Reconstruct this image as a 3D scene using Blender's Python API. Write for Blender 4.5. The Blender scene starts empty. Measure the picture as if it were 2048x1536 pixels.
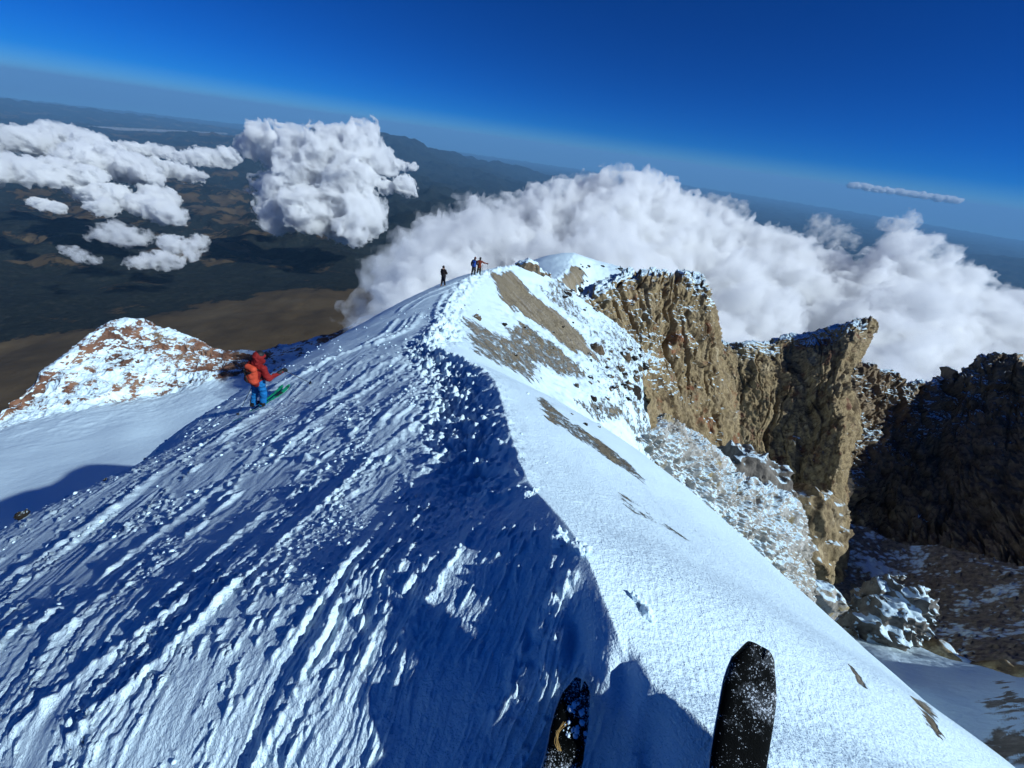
import bpy, bmesh, math, random, numpy as np, openvdb
from mathutils import Matrix, Vector
sc = bpy.context.scene
# ------------------------------------------------------------------ camera
FPX = 769.0                                   # focal length in photo pixels (2048 wide)
PITCH, ROLL = math.radians(32), math.radians(8)
_F = np.array([0, math.cos(PITCH), -math.sin(PITCH)]); _U = np.array([0, math.sin(PITCH), math.cos(PITCH)]); _R = np.array([1., 0, 0])
XC = math.cos(ROLL)*_R + math.sin(ROLL)*_U
YC = -math.sin(ROLL)*_R + math.cos(ROLL)*_U
cam = bpy.data.cameras.new('camera'); cam_o = bpy.data.objects.new('camera', cam)
sc.collection.objects.link(cam_o); sc.camera = cam_o
cam.sensor_width = 36; cam.lens = 36*FPX/2048; cam.clip_start = .05; cam.clip_end = 900000
cam_o.matrix_world = Matrix((XC, YC, -_F)).transposed().to_4x4()
# ------------------------------------------------------------------ sky, sun, exposure
SUN_AZ, SUN_EL = math.radians(110), math.radians(34)
SUN = Vector((math.sin(SUN_AZ)*math.cos(SUN_EL), math.cos(SUN_AZ)*math.cos(SUN_EL), math.sin(SUN_EL)))
w = bpy.data.worlds.new('World'); sc.world = w; w.use_nodes = True; nt = w.node_tree; nt.nodes.clear()
sky = nt.nodes.new('ShaderNodeTexSky'); sky.sky_type = 'NISHITA'; sky.sun_disc = False
sky.sun_elevation = SUN_EL; sky.sun_rotation = SUN_AZ
sky.altitude = 5600; sky.air_density = 1.0; sky.dust_density = .05; sky.ozone_density = 4
hs = nt.nodes.new('ShaderNodeHueSaturation'); hs.inputs['Saturation'].default_value = 1.75; hs.inputs['Hue'].default_value = .512
bg = nt.nodes.new('ShaderNodeBackground'); bg.inputs[1].default_value = .05
wo = nt.nodes.new('ShaderNodeOutputWorld')
nt.links.new(sky.outputs[0], hs.inputs['Color']); tn = nt.nodes.new('ShaderNodeMix'); tn.data_type = 'RGBA'; tn.blend_type = 'MULTIPLY'; tn.inputs[0].default_value = 1; tn.inputs[7].default_value = (.42, .84, 1.2, 1)
nt.links.new(hs.outputs[0], tn.inputs[6]); nt.links.new(tn.outputs[2], bg.inputs[0]); nt.links.new(bg.outputs[0], wo.inputs[0])
sun_l = bpy.data.lights.new('sun', 'SUN'); sun_o = bpy.data.objects.new('sun', sun_l); sc.collection.objects.link(sun_o)
sun_l.energy = 4.3; sun_l.angle = math.radians(.5); sun_l.color = (.86, .96, 1)
sun_o.rotation_euler = SUN.to_track_quat('Z', 'Y').to_euler()
sc.view_settings.view_transform = 'Standard'; sc.view_settings.look = 'None'; sc.view_settings.exposure = .25
sc.cycles.volume_step_rate = .2; sc.cycles.volume_bounces = 9; sc.cycles.max_bounces = 12; sc.cycles.diffuse_bounces = 2; sc.cycles.use_denoising = True

# ------------------------------------------------------------------ helpers
def ray(u, v): return (u-1024)/FPX*XC + (768-v)/FPX*YC + _F
def at(u, v, s): return ray(u, v)*s            # a point the photo shows at (u, v), s metres along the lens axis
f4 = np.float32
def _h(ix, iy, iz, seed):
    h = ix.astype(np.uint32)*np.uint32(374761393) + iy.astype(np.uint32)*np.uint32(668265263) + iz.astype(np.uint32)*np.uint32(2246822519) + np.uint32((seed*974634777) & 0xffffffff)
    h = (h ^ (h >> np.uint32(13)))*np.uint32(1274126177); return h ^ (h >> np.uint32(16))
def n2(x, y, seed=0):                          # 2-D gradient noise about -1..1
    x = np.asarray(x, f4); y = np.asarray(y, f4)
    fx, fy = np.floor(x), np.floor(y); ix, iy = fx.astype(np.int64), fy.astype(np.int64); tx, ty = x-fx, y-fy
    def g(a, b):
        h = _h(ix+a, iy+b, ix*0, seed); an = (h & np.uint32(255)).astype(f4)*f4(2*np.pi/256)
        return np.cos(an)*(tx-a) + np.sin(an)*(ty-b)
    sx = tx*tx*tx*(tx*(tx*6-15)+10); sy = ty*ty*ty*(ty*(ty*6-15)+10)
    a = g(0, 0); a = a + (g(1, 0)-a)*sx; b = g(0, 1); b = b + (g(1, 1)-b)*sx
    return (a + (b-a)*sy)*f4(1.5)
def n3(x, y, z, seed=0):                       # 3-D value noise -1..1
    x = np.asarray(x, f4); y = np.asarray(y, f4); z = np.asarray(z, f4)
    fx, fy, fz = np.floor(x), np.floor(y), np.floor(z); ix, iy, iz = fx.astype(np.int64), fy.astype(np.int64), fz.astype(np.int64)
    tx, ty, tz = x-fx, y-fy, z-fz
    tx, ty, tz = [t*t*t*(t*(t*6-15)+10) for t in (tx, ty, tz)]
    def c(a, b, d): return (_h(ix+a, iy+b, iz+d, seed) & np.uint32(0xffff)).astype(f4)/f4(32767.5)-f4(1)
    l = lambda a, b, t: a+(b-a)*t
    return l(l(l(c(0,0,0), c(1,0,0), tx), l(c(0,1,0), c(1,1,0), tx), ty), l(l(c(0,0,1), c(1,0,1), tx), l(c(0,1,1), c(1,1,1), tx), ty), tz)
def fbm2(x, y, o=4, seed=0, g=.5):
    r = 0; a = 1.; f = 1.
    for k in range(o): r = r + a*n2(x*f, y*f, seed+k); a *= g; f *= 2.07
    return r
def fbm3(p, f, o=4, seed=0, g=.5, ridged=False):
    r = 0; a = 1.
    for k in range(o):
        v = n3(p[..., 0]*f+k*3.7, p[..., 1]*f+k*1.9, p[..., 2]*f, seed+k)
        r = r + a*((1-2*np.abs(v)) if ridged else v); a *= g; f *= 2.1
    return r
def sstep(a, b, x): t = np.clip((x-a)/(b-a), 0, 1); return t*t*(3-2*t)

def tag(o, label=None, cat=None, group=None, kind=None):
    if label: o['label'] = label
    if cat: o['category'] = cat
    if group: o['group'] = group
    if kind: o['kind'] = kind
    return o
def raw_mesh(name, v, faces, mat, parent=None, smooth=True, attr=None):
    """v (n,3), faces (m,3|4) arrays -> one linked mesh object"""
    v = np.asarray(v, f4); faces = np.asarray(faces, np.int32); k = faces.shape[1]; m = len(faces)
    me = bpy.data.meshes.new(name); me.vertices.add(len(v)); me.vertices.foreach_set('co', v.ravel())
    me.loops.add(m*k); me.loops.foreach_set('vertex_index', faces.ravel())
    me.polygons.add(m); me.polygons.foreach_set('loop_start', np.arange(0, m*k, k, dtype=np.int32))
    me.polygons.foreach_set('use_smooth', np.full(m, bool(smooth)))
    for an, av in (attr or {}).items():
        a = me.attributes.new(an, 'FLOAT', 'POINT'); a.data.foreach_set('value', np.asarray(av, f4).ravel())
    me.update(); me.validate()
    for mm in (mat if isinstance(mat, (list, tuple)) else [mat]): me.materials.append(mm)
    o = bpy.data.objects.new(name, me); sc.collection.objects.link(o)
    if parent: o.parent = parent
    return o
def grid_faces(nr, ncl, wrap=False):
    i = np.arange(nr-1)[:, None]; j = np.arange(ncl if wrap else ncl-1)[None, :]; j2 = (j+1) % ncl
    return np.stack([i*ncl+j, i*ncl+j2, (i+1)*ncl+j2, (i+1)*ncl+j], -1).reshape(-1, 4)
def empty(name, loc=(0, 0, 0), rot=(0, 0, 0)):
    o = bpy.data.objects.new(name, None); sc.collection.objects.link(o); o.location = loc; o.rotation_euler = rot; return o
def place_parts(root, loc, rot=None):
    root.location = loc
    if rot is not None: root.rotation_euler = rot
def copy_thing(root, loc, label=None, rot=None, scale=None):
    r = root.copy(); sc.collection.objects.link(r); r.location = loc
    if rot is not None: r.rotation_euler = rot
    if scale is not None: r.scale = scale
    if label: r['label'] = label
    for ch in list(root.children):
        c = ch.copy(); sc.collection.objects.link(c); c.parent = r
        for g in ch.children:
            e = g.copy(); sc.collection.objects.link(e); e.parent = c
    return r
def catmull(C, n):                              # C (m,k,...) interpolated along axis 0 to n samples
    m = len(C); t = np.linspace(0, m-1, n); i = np.clip(t.astype(int), 0, m-2); t = (t-i).reshape((-1,)+(1,)*(C.ndim-1))
    p = lambda j: np.where((j < 0).reshape((-1,)+(1,)*(C.ndim-1)), 2*C[0]-C[1], np.where((j > m-1).reshape((-1,)+(1,)*(C.ndim-1)), 2*C[m-1]-C[m-2], C[np.clip(j, 0, m-1)]))
    a, b, c, d = p(i-1), p(i), p(i+1), p(i+2)
    return .5*(2*b + (c-a)*t + (2*a-5*b+4*c-d)*t*t + (3*b-a-3*c+d)*t**3)
def patch(ctrl, nr, ncl):                       # control rows of (u, v, s) -> (nr, ncl, 3) world points
    C = np.array([[at(*q) for q in row] for row in ctrl])
    C = catmull(C, nr); return np.swapaxes(catmull(np.swapaxes(C, 0, 1), ncl), 0, 1)
def normals(P):
    a = np.gradient(P, axis=1); b = np.gradient(P, axis=0); n = np.cross(a, b); n /= np.linalg.norm(n, axis=-1, keepdims=True)+1e-9
    return n
def sdf_mesh(name, prims, vox, mat, parent=None, k=0., noise=None, smooth=True, pad=1.3, keep_grid=False):
    """one closed surface round a union of tapered capsules (a, b, ra, rb); noise(X,Y,Z) is subtracted from the distance"""
    A = np.array([p[0] for p in prims], f4); B = np.array([p[1] for p in prims], f4); ra = [p[2] for p in prims]; rb = [p[3] for p in prims]
    rm = np.maximum(ra, rb)[:, None]*pad + 2*vox
    lo = np.minimum(A-rm, B-rm).min(0); hi = np.maximum(A+rm, B+rm).max(0); n = np.ceil((hi-lo)/vox).astype(int)+2
    g = [np.arange(n[i], dtype=f4)*f4(vox)+f4(lo[i]) for i in range(3)]
    X, Y, Z = np.meshgrid(*g, indexing='ij'); D = np.full(X.shape, 1e9, f4)
    for a, b, r1, r2 in zip(A, B, ra, rb):
        ba = b-a; L2 = float(ba@ba)
        if L2 < 1e-12: d = np.sqrt((X-a[0])**2+(Y-a[1])**2+(Z-a[2])**2)-r1
        else:
            t = np.clip(((X-a[0])*ba[0]+(Y-a[1])*ba[1]+(Z-a[2])*ba[2])/L2, 0, 1)
            d = np.sqrt((X-a[0]-t*ba[0])**2+(Y-a[1]-t*ba[1])**2+(Z-a[2]-t*ba[2])**2)-(r1+(r2-r1)*t)
        if k > 0:
            h = np.maximum(k-np.abs(D-d), 0)/k; D = np.minimum(D, d)-h*h*k*.25
        else: D = np.minimum(D, d)
    if noise is not None: D = D-noise(X, Y, Z)
    gr = openvdb.FloatGrid(1e3); gr.copyFromArray(D.astype(float)); pts, q = gr.convertToQuads(0.0)
    return raw_mesh(name, pts*vox+lo, q, mat, parent, smooth)

# ------------------------------------------------------------------ materials
class N:
    def __init__(s, name):
        s.m = bpy.data.materials.new(name); s.m.use_nodes = True; s.t = s.m.node_tree; s.p = s.t.nodes['Principled BSDF']
    def n(s, ty, **kw):
        o = s.t.nodes.new(ty)
        for k_, v_ in kw.items():
            if k_ in o.inputs.keys(): o.inputs[k_].default_value = v_
            else: setattr(o, k_, v_)
        return o
    def l(s, a, b): s.t.links.new(a, b)
    def noise(s, scale, detail=4, rough=.5, stretch=None, off=0):
        g = s.n('ShaderNodeNewGeometry'); mp = s.n('ShaderNodeMapping'); s.l(g.outputs['Position'], mp.inputs['Vector'])
        if stretch: mp.inputs['Scale'].default_value = stretch
        mp.inputs['Location'].default_value = (off, off*.7, off*1.3)
        o = s.n('ShaderNodeTexNoise'); o.inputs['Scale'].default_value = scale; o.inputs['Detail'].default_value = detail; o.inputs['Roughness'].default_value = rough
        s.l(mp.outputs[0], o.inputs['Vector']); return o.outputs['Fac']
    def ramp(s, fac, stops):
        r = s.n('ShaderNodeValToRGB'); s.l(fac, r.inputs[0]); e = r.color_ramp.elements
        while len(e) < len(stops): e.new(.5)
        for el, (p, c) in zip(e, stops): el.position = p; el.color = (*c, 1) if len(c) == 3 else c
        return r.outputs[0]
    def mix(s, fac, a, b, blend='MIX'):
        o = s.n('ShaderNodeMix'); o.data_type = 'RGBA'; o.blend_type = blend
        for sock, v_ in ((o.inputs[0], fac), (o.inputs[6], a), (o.inputs[7], b)):
            if hasattr(v_, 'links'): s.l(v_, sock)
            else: sock.default_value = v_ if not isinstance(v_, tuple) or len(v_) == 4 else (*v_, 1)
        return o.outputs[2]
    def math(s, op, a, b=None, c=None, clamp=False):
        o = s.n('ShaderNodeMath'); o.operation = op; o.use_clamp = clamp
        for i, v_ in enumerate((a, b, c)):
            if v_ is None: continue
            if hasattr(v_, 'links'): s.l(v_, o.inputs[i])
            else: o.inputs[i].default_value = v_
        return o.outputs[0]
    def step(s, x, a, b):
        o = s.n('ShaderNodeMapRange'); o.interpolation_type = 'SMOOTHSTEP'; s.l(x, o.inputs[0]); o.inputs[1].default_value = a; o.inputs[2].default_value = b; return o.outputs[0]
    def attr(s, name): o = s.n('ShaderNodeAttribute'); o.attribute_name = name; return o.outputs['Fac']
    def nz(s):
        g = s.n('ShaderNodeNewGeometry'); x = s.n('ShaderNodeSeparateXYZ'); s.l(g.outputs['Normal'], x.inputs[0]); return x.outputs[2]
    def bump(s, h, dist, strength=1., prev=None):
        o = s.n('ShaderNodeBump'); o.inputs['Distance'].default_value = dist; o.inputs['Strength'].default_value = strength; s.l(h, o.inputs['Height'])
        if prev is not None: s.l(prev, o.inputs['Normal'])
        return o.outputs[0]
    def done(s, col, rough=.7, normal=None, spec=.3):
        if hasattr(col, 'links'): s.l(col, s.p.inputs['Base Color'])
        else: s.p.inputs['Base Color'].default_value = (*col, 1)
        s.p.inputs['Roughness'].default_value = rough; s.p.inputs['Specular IOR Level'].default_value = spec
        if normal is not None: s.l(normal, s.p.inputs['Normal'])
        return s.m
SNOW = (.68, .86, .96)
def m_plain(name, col, rough=.6, spec=.3, var=.0, scale=20, bump=0):
    t = N(name); c = col; nb = None
    if var: c = t.mix(t.noise(scale, 4), tuple(x*(1-var) for x in col), tuple(min(1, x*(1+var)) for x in col))
    if bump: nb = t.bump(t.noise(scale*2, 4), bump)
    return t.done(c, rough, nb, spec)
def m_ridge():
    t = N('ridge_snow')
    a = t.attr('scree'); sp = t.noise(5., 8, .65, (1, 1, 1)); st = t.noise(2.2, 6, .6, (1, .35, .7), 3.)
    k = t.math('ADD', a, t.math('MULTIPLY', t.math('SUBTRACT', sp, .5), .9)); k = t.math('ADD', k, t.math('MULTIPLY', t.math('SUBTRACT', st, .5), .9))
    k = t.math('ADD', k, t.math('MULTIPLY', t.math('SUBTRACT', t.noise(26., 5, .7, None, 8.), .5), .7)); k = t.step(k, .44, .60)
    brown = t.ramp(t.noise(9., 8, .7, None, 5.), [(.25, (.15, .125, .085)), (.5, (.29, .24, .155)), (.68, (.38, .32, .215)), (.8, (.5, .47, .41))])
    brown = t.mix(t.step(t.attr('vein'), -.1, .9), brown, t.mix(.35, brown, (.55, .52, .5))); brown = t.mix(t.step(t.attr('vein'), -.15, -.9), brown, t.mix(.45, brown, (.35, .3, .26), 'MULTIPLY')); col = t.mix(k, SNOW, brown)
    b1 = t.bump(t.noise(48., 3, .6), .013, .9); b2 = t.bump(t.noise(140., 2, .6), .0045, 1., b1); b3 = t.bump(t.math('MULTIPLY', sp, k), .3, 1., b2)
    return t.done(col, .6, b3, .25)
def m_rock(name, stops, snow=.62, soft=.1, scale=.35, bump=.5, strat=None, rust=None, snow_noise=.5):
    t = N(name)
    v = t.noise(scale, 9, .68, strat or (1, 1, .35)); f = t.noise(scale*7, 6, .7, (1, 1, .6), 4.)
    col = t.ramp(v, stops); col = t.mix(t.step(f, .35, .75), t.mix(.5, col, (.5, .5, .5), 'MULTIPLY'), col)
    if rust: col = t.mix(t.step(t.noise(scale*.8, 5, .6, None, 9.), .56, .68), col, rust)
    z = t.math('ADD', t.nz(), t.math('MULTIPLY', t.math('SUBTRACT', t.noise(scale*1.1, 6, .6, None, 2.), .5), snow_noise)); z = t.math('ADD', z, t.attr('cap'))
    col = t.mix(t.step(z, snow, snow+soft), col, SNOW)
    h = t.math('ADD', v, t.math('MULTIPLY', f, .35))
    return t.done(col, .85, t.bump(h, bump, .9), .15)
def m_mist(name, col, dens, sc_, lo=.40, hi=.56, det=5):
    t = N(name); t.t.nodes.remove(t.p); p = t.n('ShaderNodeVolumePrincipled'); p.inputs['Color'].default_value = (*col, 1)
    t.l(t.math('MULTIPLY', t.step(t.noise(sc_, det, .58), lo, hi), dens), p.inputs['Density']); t.l(p.outputs[0], t.t.nodes['Material Output'].inputs['Volume']); return t.m
def m_volume(name, col, dens):
    t = N(name); t.t.nodes.remove(t.p); p = t.n('ShaderNodeVolumePrincipled'); p.inputs['Color'].default_value = (*col, 1); p.inputs['Density'].default_value = dens
    t.l(p.outputs[0], t.t.nodes['Material Output'].inputs['Volume']); return t.m
# ------------------------------------------------------------------ the summit ridge: z(x, y) measured from the eye
# crest polyline (y -> x, z); z measured from the camera's eye
CY=np.array([-12,-6,-3,-1, .0,.43,.61,1.0,1.71,2.86,4.84,7.5,10.4,16.1,25,31,37.7,43,48.6,55,62,70,77,85,95,120],float)
CX=np.array([2.6,2.0,1.5,1.1,.85,.68,.5,.40,.19,.04,-.26,-1.1,-2.74,-3.6,-4.9,-5.3,-4.9,-3.6,-1.1,2.5,5,7,8.1,9,10,12],float)
CZ=np.array([.6,-.3,-.8,-1.08,-1.22,-1.30,-1.34,-1.4,-1.75,-2.3,-3.0,-4.2,-5.4,-7.2,-9.3,-10.4,-11.4,-12.1,-12.8,-15.5,-17.5,-17.6,-17.0,-18.5,-22,-32],float)
def pchip(x,y):
    h=np.diff(x); d=np.diff(y)/h; m=np.zeros_like(y)
    for i in range(1,len(x)-1):
        if d[i-1]*d[i]>0:
            w1=2*h[i]+h[i-1]; w2=h[i]+2*h[i-1]; m[i]=(w1+w2)/(w1/d[i-1]+w2/d[i])
    m[0]=d[0]; m[-1]=d[-1]
    def f(q):
        q=np.clip(q,x[0],x[-1]); i=np.clip(np.searchsorted(x,q,'right')-1,0,len(x)-2)
        t=(q-x[i])/h[i]; t2=t*t; t3=t2*t
        return (2*t3-3*t2+1)*y[i]+(t3-2*t2+t)*h[i]*m[i]+(-2*t3+3*t2)*y[i+1]+(t3-t2)*h[i]*m[i+1]
    return f
fcx=pchip(CY,CX); fcz=pchip(CY,CZ)
RD=np.array([0,1,2.5,5,8,12,18,26,40,70],float)
RY=np.array([-6,1,3,7,11,16,22,30,40,52,60,70,90],float)
RT=np.array([
 [0,.40,1.2,2.95,6.6,13,24,38,60,105],
 [0,.40,1.2,2.95,6.6,13,24,38,60,105],
 [0,.38,1.1,2.8,6.4,13,26,40,62,105],
 [0,.30,.95,2.75,6.6,14,28,44,66,108],
 [0,.30,.95,2.5,5.5,12,28,46,68,108],
 [0,.35,1.1,2.7,4.9,9,25,48,70,108],
 [0,.40,1.15,2.35,3.8,6.0,17,44,68,106],
 [0,.40,1.1,2.2,3.4,5.2,9.6,38,64,100],
 [0,.35,.9,1.9,3.0,4.8,7.6,30,56,90],
 [0,.3,.8,2.0,3.6,5.6,10.5,38,62,96],
 [0,.5,2.0,4.6,6.0,7.2,11,36,60,90],
 [0,.2,.8,2.0,2.6,2.4,3,22,46,80],
 [0,.1,.2,.5,.9,1.5,3.0,12,36,70]],float)
def rprof(d,y):
    # cubic in d per row (pchip), smooth in y
    rows=np.stack([pchip(RD,r)(d) for r in RT],-1) if False else None
    out=np.zeros_like(d)
    i=np.clip(np.searchsorted(RY,y,'right')-1,0,len(RY)-2)
    t=np.clip((y-RY[i])/(RY[i+1]-RY[i]),0,1); t=t*t*(3-2*t)
    for k in range(len(RT)):
        w=np.where(i==k,1-t,0)+np.where(i+1==k,t,0)
        m=w>0
        if m.any(): out[m]+=w[m]*pchip(RD,RT[k])(d[m])
    return out
LKY=np.array([-6,.3,3,4,8,11,14,20,28,38,50,60,75,95],float)
LG=np.array([.57,.57,.465,.45,.455,.425,.34,.30,.26,.25,.25,.2,.1,.1],float)
LK=np.array([.004,.004,.004,.004,.005,.010,.016,.022,.035,.045,.05,.04,.03,.03],float)
def lprof(d,y):
    g=np.interp(y,LKY,LG); k=np.interp(y,LKY,LK); k2=.05*np.clip(1-(y-10)/10,0,1); cap=1.05; d0=np.interp(y,[2,7],[7.4,6.6])
    dc=np.where(k2>0,(cap-g+2*d0*k2)/(2*(k+k2)),(cap-g)/(2*k)); dd=np.minimum(d,dc)
    return g*dd+k*dd*dd+k2*np.maximum(dd-d0,0)**2+cap*(d-dd)
def base(x,y):
    d=x-fcx(y); z=fcz(y)
    dr=np.maximum(d,0); dl=np.maximum(-d,0)
    return z-np.where(d>0,rprof(dr,y),lprof(dl,y))
def march(us, vs, zf=base, tmax=120.):          # where the photo's pixel meets the ridge
    D = np.array([ray(u, v) for u, v in zip(us, vs)]); s = np.full(len(us), .3); hit = np.full(len(us), np.nan); prev = s.copy(); act = np.ones(len(us), bool)
    while act.any():
        p = D*s[:, None]; h = act & (p[:, 2] < zf(p[:, 0], p[:, 1]))
        if h.any():
            lo = prev[h]; hi = s[h]
            for _ in range(14):
                m = (lo+hi)/2; q = D[h]*m[:, None]; b = q[:, 2] < zf(q[:, 0], q[:, 1]); hi = np.where(b, m, hi); lo = np.where(b, lo, m)
            hit[h] = hi; act &= ~h
        prev = s.copy(); s = s*1.012; act &= s < tmax
    return D*hit[:, None]
def on_ridge(pts): return march([p[0] for p in pts], [p[1] for p in pts])[:, :2]
def seg_dist(x, y, P):                          # distance to a polyline and parameter along it
    best = np.full(x.shape, 1e9); tt = np.zeros(x.shape)
    for i in range(len(P)-1):
        a, b = P[i], P[i+1]; d = b-a; L = d@d+1e-12
        t = np.clip(((x-a[0])*d[0]+(y-a[1])*d[1])/L, 0, 1); q = np.hypot(x-a[0]-t*d[0], y-a[1]-t*d[1])
        k = q < best; best[k] = q[k]; tt[k] = (i+t)[k]
    return best, tt/(len(P)-1)
def poly_sd(x, y, P):                           # signed distance to a polygon, inside positive
    d, _ = seg_dist(x, y, np.vstack([P, P[:1]])); ins = np.zeros(x.shape, bool); j = len(P)-1
    for i in range(len(P)):
        c = ((P[i][1] > y) != (P[j][1] > y)) & (x < (P[j][0]-P[i][0])*(y-P[i][1])/(P[j][1]-P[i][1]+1e-12)+P[i][0]); ins ^= c; j = i
    return np.where(ins, d, -d)
BANK_Y = np.array([-6, 0, .25, .45, .7, .95, 1.15, 1.5, 2, 3, 5, 7.5, 9, 11, 13], float)
BANK_H = np.array([.3, .30, .29, .22, .12, .05, .02, .04, .07, .08, .09, .11, .09, .04, 0], float)
BERMS = [  # pixel polyline, width m, height m (ploughed snow along old ski edges)
 ([(0,1172),(110,1100),(240,1010),(400,895),(520,838)], .10, .07),
 ([(90,1536),(330,1310),(450,1190),(560,1088),(700,960)], .035, .045),
 ([(470,1536),(580,1370),(650,1240),(730,1130)], .03, .035), ([(530,1320),(640,1190),(720,1080)], .03, .035),
 ([(0,1500),(180,1340),(330,1230),(430,1150)], .04, .045), ([(985,1440),(1060,1290),(1100,1210),(1142,1135)], .035, .05),
 ([(430,890),(480,855),(525,822)], .22, .13), ([(300,1230),(430,1110),(540,1020)], .05, .04), ([(640,1020),(760,900),(880,800)], .06, .05),
 ([(700,1330),(790,1190),(880,1090)], .03, .03), ([(800,1260),(900,1120),(980,1010)], .03, .03), ([(200,1160),(340,1050),(470,950)], .06, .05),
 ([(560,905),(700,800),(820,720)], .12, .07), ([(620,830),(740,745),(850,690)], .14, .08), ([(955,549),(902,570),(842,594),(810,613),(794,625)], .13, .13), ([(962,552),(908,574),(850,599),(815,622)], .12, .10),
 ([(794,636),(782,654),(760,673),(722,692)], .11, .12), ([(813,636),(804,654),(779,673),(735,691)], .10, .12), ([(826,630),(816,652),(792,671),(750,688)], .10, .11),
 ([(842,623),(829,648),(804,667),(766,683),(716,697),(640,730),(580,765)], .16, .14), ([(889,585),(873,617),(873,642)], .14, .13), ([(943,563),(914,607),(908,626),(873,648),(854,676)], .16, .15), ([(650,722),(600,748),(548,783)], .3, .12),
 ([(60,1260),(120,1215)], .06, .06), ([(100,1290),(165,1240)], .05, .05)]
def detail(x, y):
    r = np.hypot(x, y); d = x-fcx(y); L = np.maximum(-d, 0); mL = sstep(.0, .25, -d); mR = sstep(-.05, .25, d)
    g = 6*(1-np.exp(-np.clip(y, -1, 40)/6)); ql = (x-.55*g)/(1+.4*g); q = np.where(ql < -2.9, x+.62*g, np.where(ql > -.33, x-.42*g, ql))
    sp = (1+.4*np.maximum(g, 0))
    dz = np.zeros_like(x)
    # shaded bank under the crest
    nb = 1+.5*n2(y*1.3, x*.7, 3)+.3*n2(y*4, x*2, 4)
    B = np.interp(y, BANK_Y, BANK_H)*np.clip(nb, .2, 2)
    dz -= B*sstep(-.02, .32, L)*(1-sstep(.5, np.interp(y, [0, .8, 2, 4], [3.2, 2.4, 1.7, 1.6]), L))
    # ski scraping streaks
    act = mL*(1-sstep(10, 17, y))*(1-.4*sstep(7, 12, L)); pm = sstep(-.25, .35, n2(q*2.3+7, y*.55, 11)); amp = sp**.75
    qw = q+.03*n2(x*3, y*3, 25)+.012*n2(x*9, y*9, 26); st = n2(qw*5, y*.5, 21)*.011+n2(qw*13, y*.6, 22)*.0092*(1+n2(x*2, y*2, 27))+n2(qw*27, y*1.1, 23)*.0085*(1+.7*n2(x*3, y*3, 37))*(1-sstep(6, 14, r))+n2(qw*58, y*2.4, 24)*.0052*(1-sstep(2.5, 6, r))+n2(qw*120, y*6, 34)*.0028*(1-sstep(1.2, 3, r))
    st = st+(n2(x*7, y*7, 28)*.004+n2(x*18, y*18, 29)*.004*(1-sstep(3, 7, r))+n2(x*42, y*42, 30)*.0028*(1-sstep(1.5, 3.5, r)))/amp
    dz += act*st*amp*(.45+.75*pm)
    # crumbs of churned snow
    lf = sstep(-.1, .3, n2(q*4.2, y*.9, 31)+.25*n2(x*2, y*2, 32))
    l1 = np.maximum(n2(x*26, y*26, 41)*.6+n2(x*55, y*55, 42)*.4-.16, 0)*.034*(1-sstep(2.5, 6, r))
    l2 = np.maximum(n2(x*10, y*10, 43)*.6+n2(x*22, y*22, 44)*.45-.2, 0)*.085*sstep(1.6, 4, r)*(1-sstep(9, 16, r))
    l3 = np.maximum(n2(x*4, y*4, 45)*.6+n2(x*9, y*9, 46)*.45-.25, 0)*.16*sstep(7, 14, r)*(1-sstep(30, 45, r))
    l0 = np.maximum(n2(qw*34, y*9, 47)*.7+n2(qw*75, y*24, 48)*.4-.14, 0)*.05*(1-sstep(2, 5, r))+np.maximum(n2(qw*14, y*3.4, 49)*.7+n2(qw*30, y*9, 50)*.45-.14, 0)*.10*sstep(1.5, 4, r)*(1-sstep(10, 18, r))
    dz += act*l0*sstep(-.25, .3, n2(q*3.3+3, y*.7, 36)+.3*n2(x*1.7, y*1.7, 38))
    dz += act*lf*(l1+l2)+act*lf*l3*(1-sstep(12, 17, y))
    # the boot trench beside the crest, then over it
    tx = np.interp(y, [1.2, 2, 4, 7, 9, 10.4, 13, 16, 25, 32, 40, 46], [-.2, -.3, -.55, -.55, -.35, -.1, .3, .35, .35, .3, .2, .1]); tw = np.interp(y, [1, 3, 8, 12, 20, 40], [.16, .34, .55, .6, .7, .8])
    tr = np.exp(-((d-tx)/tw)**2)*sstep(1.2, 2.2, y)
    b = n2(x*5.5, y*4.5, 51)*.5+n2(x*12, y*11, 52)*.38+n2(x*24, y*24, 53)*.18*(1-sstep(5, 9, r))
    b2 = n2(x*2.2, y*1.6, 54)*.6+n2(x*4.6, y*4.2, 55)*.45
    dz += tr*(b*.34*(1-sstep(14, 22, y))*np.interp(y, [1, 3, 9], [.35, .8, 1])+b2*.36*sstep(9, 15, y)+n2(x*6, y*5, 56)*.14*sstep(9, 15, y)*(1-sstep(30, 45, y))) - tr*.05
    # smooth wind-packed side
    R = mR*(1-tr)
    dz += R*(n2(x*1.1, y*.8, 61)*.02+n2(x*3.1, y*2.4, 62)*.008*(1-sstep(8, 20, r))+n2(x*11, y*11, 63)*.003*(1-sstep(3, 6, r))+n2(x*34, y*34, 64)*.0026*(1-sstep(1.5, 3.5, r))+n2(x*70, y*70, 65)*.002*(1-sstep(1., 2.2, r)))
    dz += mL*(n2(x*.5, y*.5, 66)*.05+n2(x*1.6, y*1.2, 67)*.02)*sstep(6, 14, r)
    for P, wd, ht in BERM_XY:
        lo = P.min(0)-4*wd; hi = P.max(0)+4*wd; m = (x > lo[0]) & (x < hi[0]) & (y > lo[1]) & (y < hi[1])
        if m.any():
            xx, yy = x[m], y[m]; dd, t = seg_dist(xx, yy, P); dd = dd+wd*.35*n2(xx*.5/wd, yy*.5/wd, 71)
            dz[m] += ht*np.exp(-(dd/wd)**2)*(.65+.5*n2(xx*.9/wd, yy*.9/wd, 72))*sstep(0, .06, t)*(1-sstep(.93, 1, t))
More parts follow.
